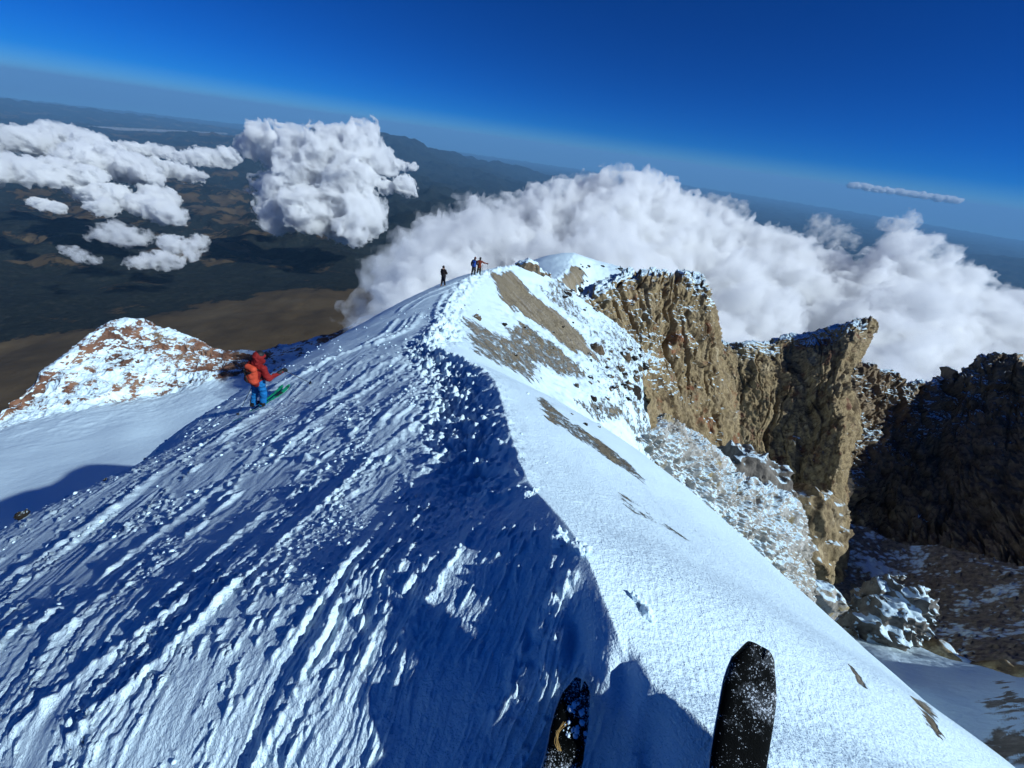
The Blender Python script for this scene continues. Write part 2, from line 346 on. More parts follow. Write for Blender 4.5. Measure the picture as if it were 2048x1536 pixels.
    for (hx, hy, hr, hd) in HOLES:
        m = (np.abs(x-hx) < .3) & (np.abs(y-hy) < .3)
        if m.any(): dz[m] -= hd*np.exp(-(((x[m]-hx)*1.7)**2+((y[m]-hy)*.75)**2)/hr**2)
    # frozen rubble on the inner bowl
    bw = sstep(1.5, 4, d)*sstep(10, 17, y); rb = sstep(3, 16, d)*sstep(12, 22, y)
    dz += bw*(n2(x*.8, y*.8, 81)*.12+n2(x*2.4, y*2.4, 82)*.07)+rb*np.maximum(n2(x*1.5, y*1.5, 83)*.5+n2(x*3.2, y*3.2, 84)*.4+n2(x*6.5, y*6.5, 85)*.25-.15, 0)*.75
    return dz
SCREE = [  # bare ground showing through, pixel outlines, strength
 ([(985,548),(1022,541),(1060,585),(1130,635),(1165,675),(1192,716),(1150,705),(1090,655),(1035,620),(1008,600)], 1.),
 ([(932,662),(958,650),(1000,655),(1050,648),(1110,690),(1185,752),(1110,742),(1085,770),(1040,745),(990,722),(950,705)], .58),
 ([(1065,792),(1085,795),(1110,815),(1180,868),(1255,925),(1290,968),(1210,912),(1130,862),(1090,835)], .50),
 ([(1228,980),(1260,995),(1320,1030),(1395,1090),(1330,1062),(1270,1025)], .44), ([(1690,1325),(1703,1335),(1738,1385),(1716,1370)], .5),
 ([(1820,1395),(1850,1405),(1872,1445),(1880,1480),(1850,1450)], .58),
 ([(1085,585),(1120,565),(1150,600),(1190,660),(1150,640)], .45), ([(1110,560),(1150,530),(1170,545),(1140,590)], .8), ([(1190,560),(1215,555),(1230,600),(1200,615)], .7),
 ([(1050,650),(1110,640),(1200,730),(1260,800),(1180,780)], .2), ([(1150,800),(1250,830),(1290,860),(1200,850)], .55), ([(1205,690),(1280,740),(1300,830),(1230,770)], .42),
 ([(1300,860),(1400,930),(1480,1010),(1560,1120),(1590,1190),(1500,1090),(1400,990)], .55)]
BERM_XY = []; HOLES = []
for P, wd, ht in BERMS:
    q = on_ridge(P); q = q[~np.isnan(q[:, 0])]
    if len(q) > 1: BERM_XY.append((catmull(q, 12), wd, ht))
for (u, v) in [(1325,1470),(1155,1260),(1260,1350)]:
    q = on_ridge([(u, v)])[0]; HOLES.append((q[0], q[1], .055, .07))
# the far shoulder behind the knoll needs a steep back; polar grid, finest where the photo looks
az = np.concatenate([np.linspace(-112, 98, 1120), np.linspace(98, 248, 90)[1:-1]]); az = np.radians(az)
rr = np.exp(np.linspace(math.log(.12), math.log(118.), 1040))
Rg, Ag = np.meshgrid(rr, az, indexing='ij'); X = Rg*np.sin(Ag); Y = Rg*np.cos(Ag)
xs, ys = X.ravel(), Y.ravel(); bz = base(xs, ys)
far = sstep(88, 112, ys); zs = bz+detail(xs, ys)-far*30
scree = np.zeros_like(xs); mm = (xs-fcx(ys) > -.6) & (ys > -1) & (ys < 90); xm, ym = xs[mm], ys[mm]; acc = np.zeros_like(xm)
for P, k in SCREE:
    q = on_ridge(P); q = q[~np.isnan(q[:, 0])]
    if len(q) < 3: continue
    sd = poly_sd(xm, ym, q); sc_ = np.sqrt(abs(np.sum(q[:, 0]*np.roll(q[:, 1], 1)-q[:, 1]*np.roll(q[:, 0], 1))))*.12
    al, ac = .6*xm-.8*ym, .8*xm+.6*ym
    f_ = .5/sc_; sn = n2(ac*f_, al*f_*.12, 7)*.5+n2(ac*f_*2.7, al*f_*.25, 8)*.5+n2(ac*f_*7, al*f_*.9, 9)*.4
    acc = np.maximum(acc, k*sstep(-.75*sc_, .55*sc_, sd+sn*sc_*.95))
scree[mm] = acc
rb = sstep(4, 16, xs-fcx(ys))*sstep(12, 24, ys)*(.40+.13*n2((.8*xs+.6*ys)*.9, (.6*xs-.8*ys)*.12, 6)); scree = np.maximum(scree, rb)
scree = np.maximum(scree, .6*sstep(8, 12, xs-fcx(ys))*(1-sstep(12, 20, ys))*sstep(2, 6, ys))
V_ = np.stack([xs, ys, zs], 1); nv = len(V_)
fc = grid_faces(len(rr), len(az), True)
ctr = np.array([[0, 0, base(np.array([0.]), np.array([0.]))[0]]])
M_RIDGE = m_ridge()
ridge = raw_mesh('snow_ridge', V_, fc[:, ::-1], M_RIDGE, attr={'scree': scree, 'vein': n2((.8*xs+.6*ys)*2.2, (.6*xs-.8*ys)*.16, 12)+.6*n2((.8*xs+.6*ys)*6, (.6*xs-.8*ys)*.4, 13)}); tag(ridge, kind='structure')
def zr(x, y):
    x = np.atleast_1d(np.asarray(x, float)); y = np.atleast_1d(np.asarray(y, float)); return base(x, y)+detail(x, y)
# ------------------------------------------------------------------ crater walls, buttresses
def rock_patch(name, ctrl, nr, ncl, mat, amp, f, flute=0, seed=0, ffreq=None, strat=0, block=0):
    P = patch(ctrl, nr, ncl); n = normals(P)
    if np.mean(np.sum(n*P, -1)) > 0: n = -n                       # face the viewer's side
    q = P.copy()
    h = fbm3(q, f, 5, seed, .55)*amp
    h = h+fbm3(q, f*3.3, 4, seed+9, .55, True)*amp*.45+fbm3(q, f*9, 3, seed+70, .6, True)*amp*.16-np.maximum(n3(q[..., 0]*f*2, q[..., 1]*f*2, q[..., 2]*f*1.1, seed+60), 0)*amp*.7
    Ul = np.linalg.norm(np.diff(P, axis=1, prepend=P[:, :1]), axis=-1); Ul = np.cumsum(np.median(Ul, axis=0))[None, :]*np.ones((nr, 1))
    Vl = np.linalg.norm(np.diff(P, axis=0, prepend=P[:1]), axis=-1); Vl = np.cumsum(np.median(Vl, axis=1))[:, None]*np.ones((1, ncl))
    if flute:                                                    # ribs and gullies running down the face
        wv = fbm2(Ul*.06, Vl*.05, 3, seed+40)*3.2; fq = ffreq or .3
        top = sstep(.08, .26, np.linspace(0, 1, nr))[:, None]; md = .5+.6*sstep(-.4, .4, n2(Ul*.08, Vl*.06, seed+41))
        rib = .9*(1-2*np.abs(n2((Ul+wv)*fq*.45, Vl*.02, seed+19)))+.7*md*(1-2*np.abs(n2((Ul+wv)*fq, Vl*.04, seed+20)))+.4*md*(1-2*np.abs(n2((Ul+wv)*fq*2.1, Vl*.10, seed+21)))+.2*(1-2*np.abs(n2((Ul+wv*.7)*fq*4.5, Vl*.3, seed+22)))
        h = h+rib*flute*top
    if block:                                                    # fractured blocks and open joints
        for fu, fv, am, sd_ in ((.22, .10, 1., 1), (.5, .28, .55, 2), (1.2, .8, .25, 3)):
            cu = np.floor(Ul*fu+.7*n2(Ul*fu*.8, Vl*fv*1.1, seed+80+sd_)+.35*n2(Ul*fu*3, Vl*fv*3, seed+83)); cv = np.floor(Vl*fv+.8*n2(Ul*fu*.7, Vl*fv, seed+90+sd_)+(cu % 3)*.37)
            h = h+((_h(cu.astype(np.int64), cv.astype(np.int64), cu.astype(np.int64)*0, seed+sd_) & np.uint32(0xffff)).astype(f4)/f4(32767.5)-1)*am*block
        for fu, dp, sd_ in ((.10, 1.6, 5), (.3, .8, 6)):
            h = h-np.exp(-(n2((Ul+wv)*fu if flute else Ul*fu, Vl*fu*.12, seed+sd_)/.07)**2)*dp*block*1.4
    if strat: h = h+(n2(Vl*.9+fbm2(Ul*.1, Vl*.1, 2, 3)*.8, Ul*.03, seed+30)+.6*n2(Vl*2.4, Ul*.08, seed+31))*strat
    P = P+n*h[..., None]
    fcs = grid_faces(nr, ncl)
    a = P.reshape(-1, 3); c = np.cross(a[fcs[:, 1]]-a[fcs[:, 0]], a[fcs[:, 2]]-a[fcs[:, 0]]); 
    if np.mean(np.sum(c*a[fcs[:, 0]], 1)) > 0: fcs = fcs[:, ::-1]
    capv = (1-sstep(.10, .30, np.linspace(0, 1, nr)[:, None]+.12*fbm3(q, .15, 3, seed+50)))*.30+.2*fbm3(q, .05, 3, seed+51)-.12
    o = raw_mesh(name, a, fcs, mat, attr={'cap': capv.ravel()}); tag(o, kind='structure'); return o
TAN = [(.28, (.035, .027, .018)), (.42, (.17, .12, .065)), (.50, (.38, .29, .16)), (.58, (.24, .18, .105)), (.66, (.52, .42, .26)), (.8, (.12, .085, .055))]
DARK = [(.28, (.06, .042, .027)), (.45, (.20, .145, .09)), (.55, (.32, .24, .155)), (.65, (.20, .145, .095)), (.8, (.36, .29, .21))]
GREY = [(.25, (.16, .15, .13)), (.45, (.40, .37, .32)), (.62, (.58, .56, .52)), (.75, (.42, .39, .33))]
M_TOWER = m_rock('tower_rock', TAN, .96, .06, .3, .5, (1, 1, .4), (.22, .09, .045), .45)
M_WALL = m_rock('wall_rock', TAN, .96, .06, .28, .5, (1, 1, .4), (.16, .08, .05), .4)
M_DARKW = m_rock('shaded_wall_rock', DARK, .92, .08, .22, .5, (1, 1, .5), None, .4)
M_RIME = m_rock('rimed_rock', GREY, .74, .1, 1.6, .14, (1, 1, .6), (.34, .27, .15), .55)
M_BUTT = m_rock('grey_rock', [(.25, (.07, .065, .06)), (.5, (.2, .18, .155)), (.75, (.34, .31, .27))], .86, .1, 1.0, .2)
M_BROWN = m_rock('brown_rock', TAN, .9, .1, .5, .35)
tower = rock_patch('cliff_tower', [
 [(1195,562,82),(1240,546,82),(1290,541,82),(1340,544,82),(1388,550,82),(1402,560,82),(1398,570,88)],
 [(1150,612,62),(1222,562,66),(1290,551,69),(1345,553,71),(1392,558,72),(1408,570,74),(1404,590,82)],
 [(1175,632,61),(1232,605,64),(1295,600,66),(1345,605,68),(1390,606,69.5),(1411,610,72),(1408,620,82)],
 [(1215,668,58),(1258,668,62),(1300,670,64.5),(1350,670,67),(1390,670,69),(1419,672,72),(1424,680,82)],
 [(1258,720,54),(1290,730,59),(1320,735,63),(1360,740,66),(1400,740,68),(1432,735,72),(1440,735,82)],
 [(1285,800,50),(1315,805,56),(1340,810,60),(1375,815,64),(1410,815,67),(1445,810,71),(1460,800,82)],
 [(1300,890,48),(1335,890,54),(1360,890,58),(1390,900,62),(1420,905,66),(1460,900,71),(1480,890,82)],
 [(1320,1000,46),(1360,1000,52),(1390,1000,56),(1420,1010,60),(1450,1010,65),(1490,1010,71),(1510,1000,82)],
 [(1350,1130,46),(1390,1130,52),(1420,1130,56),(1450,1130,60),(1480,1130,65),(1510,1130,71),(1530,1130,82)]], 420, 380, M_TOWER, .35, .2, .6, 1, .26, .18, .5)
fin = rock_patch('crater_wall_fin', [
 [(1405,690,140),(1440,695,140),(1490,700,140),(1540,700,140),(1600,690,135),(1660,672,130),(1725,648,122),(1752,650,122)],
 [(1410,680,112),(1440,684,112),(1490,688,111),(1545,678,110),(1605,669,110),(1665,654,108),(1728,637,106),(1748,640,108)],
 [(1412,692,104.0),(1440,694,104.0),(1490,695,104.5),(1545,702,104.5),(1600,690,105.0),(1660,668,103.0),(1722,645,101.0),(1746,647,103.0)],
 [(1415,720,103.0),(1440,722,103.0),(1490,722,103.5),(1540,730,102.5),(1595,735,101.0),(1650,710,99.0),(1705,680,98.0),(1742,666,104.0)],
 [(1420,760,102.0),(1445,762,102.0),(1492,765,101.5),(1540,772,100.5),(1590,775,99.0),(1640,760,97.0),(1688,728,97.0),(1712,708,104.0)],
 [(1425,820,100.0),(1455,822,100.0),(1500,825,99.5),(1545,830,98.5),(1595,830,97.0),(1640,815,95.0),(1680,790,94.0),(1694,760,102.0)],
 [(1430,880,98.0),(1460,885,98.0),(1505,890,97.5),(1550,895,96.5),(1600,895,94.0),(1646,880,92.0),(1688,850,91.0),(1717,832,102.0)],
 [(1440,960,96.0),(1470,965,96.0),(1515,970,94.5),(1560,975,92.5),(1605,975,91.0),(1646,960,88.0),(1678,930,88.0),(1696,905,100.0)],
 [(1450,1060,94.0),(1490,1065,93.0),(1530,1070,91.5),(1570,1075,89.5),(1615,1070,88.0),(1651,1055,85.0),(1678,1030,86.0),(1686,1000,98.0)],
 [(1480,1180,94.0),(1510,1180,93.0),(1550,1180,91.5),(1590,1180,89.5),(1630,1180,87.0),(1661,1170,84.0),(1678,1150,85.0),(1684,1120,96.0)]], 480, 380, M_WALL, .35, .15, .6, 2, .2, .22, .5)
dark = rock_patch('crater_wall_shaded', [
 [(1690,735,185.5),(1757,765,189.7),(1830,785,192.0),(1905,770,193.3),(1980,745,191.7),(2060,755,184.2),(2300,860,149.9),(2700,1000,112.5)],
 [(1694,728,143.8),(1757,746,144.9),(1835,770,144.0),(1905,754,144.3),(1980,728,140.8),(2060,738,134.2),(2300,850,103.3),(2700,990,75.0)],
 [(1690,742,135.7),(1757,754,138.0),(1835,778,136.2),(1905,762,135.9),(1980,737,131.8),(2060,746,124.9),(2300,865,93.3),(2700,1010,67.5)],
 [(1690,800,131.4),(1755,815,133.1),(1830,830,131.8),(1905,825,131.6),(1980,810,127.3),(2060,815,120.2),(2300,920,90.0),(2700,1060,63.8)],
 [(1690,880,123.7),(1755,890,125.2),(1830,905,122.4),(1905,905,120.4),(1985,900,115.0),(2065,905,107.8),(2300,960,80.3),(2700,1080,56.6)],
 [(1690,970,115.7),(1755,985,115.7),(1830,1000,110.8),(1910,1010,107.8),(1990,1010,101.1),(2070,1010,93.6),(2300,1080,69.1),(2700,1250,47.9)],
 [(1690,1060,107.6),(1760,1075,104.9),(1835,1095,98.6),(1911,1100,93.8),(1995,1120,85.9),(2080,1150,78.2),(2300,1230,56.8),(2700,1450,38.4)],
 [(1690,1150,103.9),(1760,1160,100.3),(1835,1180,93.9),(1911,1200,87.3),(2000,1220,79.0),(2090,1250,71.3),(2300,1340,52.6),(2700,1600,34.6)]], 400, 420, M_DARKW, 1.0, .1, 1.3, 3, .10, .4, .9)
def m_floor():
    t = N('crater_floor_rubble')
    v = t.n('ShaderNodeTexVoronoi'); v.inputs['Scale'].default_value = .8; g = t.n('ShaderNodeNewGeometry'); t.l(g.outputs['Position'], v.inputs['Vector'])
    k = t.noise(.10, 8, .7); rk = t.ramp(t.noise(1.1, 5, .7), [(.3, (.10, .085, .07)), (.55, (.26, .22, .17)), (.75, (.4, .36, .3))]); col = t.mix(t.step(t.math('ADD', t.math('MULTIPLY', v.outputs['Distance'], .5), t.math('MULTIPLY', t.math('SUBTRACT', k, .5), 2.6)), .02, .26), SNOW, rk)
    return t.done(col, .85, t.bump(v.outputs['Distance'], .5), .15)
fl = patch([
 [(1560,1050,106),(1650,1045,106),(1720,1050,104),(1800,1085,98),(1900,1095,89),(2000,1120,80),(2150,1160,68),(2400,1250,50)],
 [(1560,1120,98),(1650,1110,98),(1720,1110,97),(1800,1140,91),(1900,1150,82),(2000,1170,73),(2150,1210,61),(2400,1310,46)],
 [(1560,1190,88),(1650,1180,88),(1720,1180,87),(1800,1200,82),(1900,1210,74),(2000,1230,66),(2150,1270,55),(2400,1370,42)],
 [(1560,1260,76),(1650,1255,76),(1720,1255,75),(1800,1260,71),(1900,1272,64),(2000,1290,57),(2150,1325,49),(2400,1430,38)],
 [(1560,1340,66),(1650,1335,66),(1720,1335,64),(1800,1338,60),(1900,1348,54),(2000,1365,49),(2150,1400,43),(2400,1500,34)]], 300, 420)
fl[..., 2] += fbm3(fl, .15, 3, 7)*.5+np.maximum(n3(fl[..., 0]*.9, fl[..., 1]*.9, fl[..., 2]*.9, 3)+.5*n3(fl[..., 0]*2, fl[..., 1]*2, fl[..., 2]*2, 4)-.2, 0)*.9
o = raw_mesh('crater_floor', fl.reshape(-1, 3), grid_faces(300, 420)[:, ::-1], m_floor()); tag(o, kind='structure')
def m_slope(name, sn=.45):
    t = N(name); k = t.noise(.25, 7, .65, (1, 1, 1)); z = t.math('ADD', t.nz(), t.math('MULTIPLY', t.math('SUBTRACT', k, .5), .55))
    rk = t.ramp(t.noise(.9, 7, .7), [(.3, (.07, .06, .05)), (.55, (.2, .17, .13)), (.75, (.35, .31, .26))])
    return t.done(t.mix(t.step(z, sn, sn+.06), rk, SNOW), .7, t.bump(t.noise(1.5, 7, .6), .15), .2)
near = patch([
 [(1500,1190,50),(1600,1215,50),(1690,1240,48),(1760,1262,46),(1830,1290,43),(1900,1318,40),(1970,1335,37),(2048,1350,33),(2200,1385,26),(2600,1440,17)],
 [(1520,1260,42),(1620,1275,41),(1700,1290,40),(1770,1308,38),(1840,1330,36),(1910,1350,33),(1980,1368,30),(2050,1385,26),(2200,1420,21),(2600,1480,13)],
 [(1560,1340,33),(1650,1350,32),(1730,1362,31),(1800,1375,29),(1870,1390,27),(1940,1408,25),(2010,1425,22.5),(2080,1445,20),(2250,1490,15.5),(2600,1560,10)],
 [(1600,1440,24),(1700,1450,23),(1780,1462,22),(1850,1475,21),(1920,1490,19.5),(1990,1508,18),(2060,1528,16.5),(2130,1550,15),(2300,1600,11.5),(2600,1680,8)],
 [(1650,1560,17),(1760,1580,16.3),(1850,1595,15.5),(1930,1610,14.8),(2000,1630,14),(2070,1650,13),(2140,1670,12),(2210,1690,11),(2380,1740,9),(2700,1800,6.5)],
 [(1700,1720,12),(1820,1740,11.6),(1920,1760,11.2),(2000,1780,10.7),(2080,1800,10.2),(2160,1820,9.6),(2230,1840,9),(2300,1860,8.4),(2480,1900,7),(2800,1950,5)]], 260, 320)
near[..., 2] += fbm3(near, .1, 4, 17)*.5+fbm3(near, .6, 3, 27, .5, True)*.06
o = raw_mesh('crater_inner_slope', near.reshape(-1, 3), grid_faces(260, 320)[:, ::-1], m_slope('inner_slope_snow', .3)); tag(o, kind='structure')
def blobs(name, L, vox, mat, amp, f, seed=0, k=.4, ridged=.35):
    pr = []
    for (u, v, s, r) in L:
        c = at(u, v, s); R = r/FPX*s; pr.append((c, c+np.array([0, 0, -R*1.2]), R, R*1.15))
    def nz(X, Y, Z):
        p = np.stack([X, Y, Z*.7], -1); return fbm3(p, f*.6, 3, seed, .5)*amp+(fbm3(p, f*1.5, 5, seed+5, .58, True)-.6)*amp*ridged*1.6
    o = sdf_mesh(name, pr, vox, mat, None, k, nz, pad=1.9); tag(o, kind='structure'); return o
c0 = [(1280,880,12.),(1318,935,12.5),(1365,995,13.),(1412,1050,13.5),(1470,1100,14.),(1525,1155,14.5),(1560,1205,15.),(1588,1235,15.5)]
mk = lambda L, e: [(u, v, c[2]*e_) for (u, v), c, e_ in zip(L, c0, e)]
rock_patch('rime_crag', [c0, mk([(1297,862),(1345,905),(1395,955),(1440,1005),(1500,1052),(1548,1105),(1575,1165),(1600,1205)], [1.02]*8),
 mk([(1306,850),(1358,882),(1412,930),(1455,980),(1518,1015),(1572,1065),(1584,1135),(1606,1190)], [1.07]*8), mk([(1313,841),(1368,864),(1427,911),(1468,957),(1532,982),(1590,1028),(1592,1108),(1610,1180)], [1.18]*8),
 mk([(1330,856),(1395,890),(1450,942),(1490,990),(1552,1012),(1602,1060),(1604,1140),(1616,1200)], [1.4]*8), mk([(1350,930),(1410,980),(1470,1040),(1510,1090),(1570,1110),(1612,1150),(1620,1220),(1630,1260)], [1.6]*8)], 300, 420, M_RIME, .22, .8, .12, 4, .7, .05, .06)
blobs('grey_buttress', [(1440,905,27,24),(1470,900,27,30),(1495,895,27.5,22),(1490,940,27,42),(1525,960,27,36),(1540,1010,27,30),(1450,960,26,36),(1500,1000,26,50)], .16, M_BUTT, .7, .45, 5, .8)
blobs('brown_buttress', [(1625,1005,52,22),(1650,1035,52,34),(1672,1065,52,26),(1615,1050,51,34),(1645,1095,51,32),(1600,1110,50,34),(1625,1130,50,22),(1590,1020,52,26)], .3, M_BROWN, 1.1, .25, 8, 1.2)
blobs('rimed_knob', [(1605,1180,34,20),(1635,1185,34,26),(1660,1205,34,22),(1660,1228,34,16)], .16, M_RIME, .45, .5, 11, .6)
blobs('snowy_crag', [(1715,1240,43,20),(1745,1225,43,22),(1775,1212,43,24),(1805,1200,43,20),(1822,1205,43,16),(1812,1235,43,24),(1780,1245,42,26),(1750,1262,42,24),(1790,1275,41,22)], .18, m_rock('snowy_rock', [(.3, (.08, .075, .07)), (.55, (.22, .2, .17)), (.75, (.34, .31, .27))], .56, .15, .8, .2, (1, 1, .6), None, .7), .8, .45, 13, .6, .6)
blobs('low_outcrop', [(1850,1300,44,16),(1885,1303,43,18),(1920,1325,42,16),(1960,1335,41,14),(2000,1330,40,14),(2045,1345,38,16)], .22, M_BROWN, .5, .4, 14, .7)
blobs('crest_crag', [(1050,533,48,13),(1064,538,48.5,12),(1078,550,49,11),(1090,566,50,10),(1042,528,48,7)], .13, m_rock('crag_rock', DARK, .5, .15, .8, .25), .35, .8, 15, .5)
blobs('bowl_rim_crag', [(1100,560,57,10),(1120,578,58,10),(1140,600,58,12),(1165,612,60,12),(1090,550,56,8)], .2, m_rock('rim_rock', DARK, .55, .15, .5, .3), .6, .5, 16, .7)
# ------------------------------------------------------------------ far shoulder and glacier on the left
Lp = [
 [(-160,960,560),(0,880,620),(60,830,680),(140,760,740),(215,690,780),(290,690,800),(380,710,800),(425,730,800),(480,730,800),(560,720,830),(760,660,900)],
 [(-160,905,430),(0,828,500),(60,776,540),(140,703,580),(215,651,620),(290,648,640),(380,674,650),(425,700,640),(480,704,640),(560,697,680),(760,630,740)],
 [(-160,915,410),(0,840,480),(60,800,520),(150,740,555),(225,705,590),(300,705,610),(385,715,620),(430,722,620),(480,720,630),(560,715,660),(760,655,720)],
 [(-160,925,390),(0,850,460),(75,822,495),(160,790,525),(235,765,555),(310,760,575),(390,745,600),(440,742,600),(490,735,610),(570,735,640),(760,690,690)],
 [(-160,940,360),(0,862,440),(80,840,470),(170,822,490),(245,808,515),(320,795,540),(400,775,560),(450,765,570),(500,755,590),(580,755,610),(760,730,640)],
 [(-160,1000,290),(0,925,350),(90,905,370),(180,880,400),(250,860,420),(330,845,450),(410,825,470),(460,815,480),(510,810,490),(590,800,510),(760,790,530)],
 [(-160,1070,225),(0,1000,280),(100,970,300),(190,945,320),(260,920,345),(340,905,365),(420,890,380),(470,885,385),(520,880,390),(600,870,400),(760,860,420)],
 [(-160,1180,150),(0,1110,190),(100,1080,205),(200,1050,220),(280,1020,240),(360,1000,255),(440,985,265),(490,980,270),(540,975,272),(620,965,280),(760,950,290)]]
gp = patch(Lp, 420, 520); n = normals(gp)
if np.mean(n[..., 2]) < 0: n = -n
row = np.linspace(0, 1, 420)[:, None]; rk = (1-sstep(.5, .6, row))
h = fbm3(gp, .014, 3, 3, .5)*7*rk+(fbm3(gp, .03, 5, 8, .6, True)-.5)*3.2*rk+fbm3(gp, .01, 2, 5)*2*(1-rk)+fbm3(gp, .12, 3, 6)*.5*(1-sstep(.62, .75, row))
gp = gp+n*h[..., None]
rattr = (rk*np.ones((1, 520))*sstep(0, .1, row)).ravel()
def m_shoulder():
    t = N('far_shoulder'); a = t.attr('rock'); k = t.noise(.05, 10, .75, (1, 1, 2.2)); s2 = t.noise(.015, 4, .6, None, 3.)
    q = t.math('MULTIPLY', a, t.step(t.math('SUBTRACT', t.math('ADD', k, t.math('MULTIPLY', t.math('SUBTRACT', s2, .5), .5)), t.math('MULTIPLY', t.math('SUBTRACT', t.nz(), .6), .25)), .42, .49))
    col = t.mix(q, SNOW, t.ramp(t.noise(.02, 6, .6, None, 7.), [(.35, (.09, .045, .03)), (.55, (.2, .10, .06)), (.7, (.24, .17, .11))]))
    return t.done(col, .7, t.bump(t.noise(.08, 6, .6), 1.2, .6), .2)
o = raw_mesh('glacier_shoulder', gp.reshape(-1, 3), grid_faces(420, 520)[:, ::-1], m_shoulder(), attr={'rock': rattr}); tag(o, kind='structure')
# ------------------------------------------------------------------ the land far below
vaz = np.radians(np.linspace(-92, 78, 900)); vr = np.exp(np.linspace(math.log(700.), math.log(170000.), 800))
R2, A2 = np.meshgrid(vr, vaz, indexing='ij'); VX = R2*np.sin(A2); VY = R2*np.cos(A2); lr = np.log(R2); azd = np.degrees(A2)
def lz(x, y, r, a):
    z = np.interp(np.log(r), np.log([700, 1500, 2600, 4500, 7000, 11000, 20000, 40000, 90000, 170000]), [-520, -1050, -1420, -1560, -1850, -2300, -2800, -3350, -4450, -5600])
    right = sstep(-22, 8, a); z = z-right*np.interp(np.log(r), np.log([1000, 4000, 9000, 30000, 90000]), [0, 500, 900, 1000, 400])
    am = np.interp(np.log(r), np.log([700, 2500, 4500, 8000, 30000]), [15, 30, 90, 210, 300])
    z = z+fbm2(x/2600, y/2600, 5, 5)*am
    z = z-np.abs(fbm2(x/1700, y/1700, 4, 15))*am*.8*sstep(3000, 7000, r)
    z = z+(1-np.abs(fbm2(x/4500, y/4500, 4, 44)))*700*sstep(6500, 11000, r)*(1-sstep(24000, 40000, r))*sstep(-32, -12, a)*(1-.6*sstep(5, 25, a))
    def peak(pa, pr, h, wa, wr): 
        px, py = pr*np.sin(np.radians(pa)), pr*np.cos(np.radians(pa)); dx, dy = x-px, y-py; ca, sa = np.cos(np.radians(pa)), np.sin(np.radians(pa))
        return h*np.exp(-((dx*ca-dy*sa)/wa)**2-((dx*sa+dy*ca)/wr)**2)
    rug = 1+.25*fbm2(x/6000, y/6000, 4, 77)
    z = z+(peak(-56, 95000, 900, 26000, 15000)+peak(-44, 98000, 450, 22000, 12000)+peak(-20, 48000, 1450, 9000, 8000)+peak(-25, 52000, 1300, 15000, 8000)
         +peak(-12, 62000, 1150, 9000, 9000)+peak(-3, 65000, 950, 11000, 9000)+peak(-7, 40000, 700, 9000, 7000)+peak(55, 60000, 1500, 9000, 8000)+peak(-33, 30000, 700, 5000, 4000)+peak(-62, 60000, 500, 12000, 6000))*rug
    for pa, pr, h, wd in ((-43, 7600, 190, 330), (-30, 9000, 260, 500), (-52, 6800, 120, 300), (-27, 6200, 120, 450), (-36, 8800, 180, 420)): z = z+peak(pa, pr, h, wd, wd)
    return z
VZ = lz(VX, VY, R2, azd)
wood = np.interp(lr, np.log([700, 3900, 4700, 9000, 14000, 30000]), [-.9, -.55, .45, .3, .05, .2])+fbm2(VX/900, VY/900, 5, 91)*.55+fbm2(VX/4200, VY/4200, 3, 95)*.5
wood += .14*sstep(4600, 6000, R2)+.6*sstep(-35, -15, azd)*sstep(4800, 8000, R2)
def m_land():
    t = N('valley_land'); a = t.math('ADD', t.attr('wood'), t.math('MULTIPLY', t.math('SUBTRACT', t.noise(.0045, 10, .74), .5), 2.0))
    k = t.step(a, -.02, .12)
    grass = t.ramp(t.noise(.0016, 7, .62), [(.3, (.038, .026, .014)), (.5, (.075, .052, .027)), (.65, (.10, .072, .04)), (.78, (.06, .045, .028))])
    tree = t.ramp(t.noise(.02, 5, .7, None, 5.), [(.33, (.006, .008, .008)), (.55, (.015, .018, .015)), (.7, (.034, .032, .025))])
    col = t.mix(k, grass, tree)
    return t.done(col, .95, t.bump(t.math('MULTIPLY', t.noise(.03, 5, .7), k), 14, .9, t.bump(t.noise(.004, 7, .6), 30, .7)), .05)
M_LAND = m_land()
o = raw_mesh('valley_terrain', np.stack([VX.ravel(), VY.ravel(), VZ.ravel()], 1), grid_faces(800, 900)[:, ::-1], M_LAND, attr={'wood': wood.ravel()}); tag(o, kind='structure')
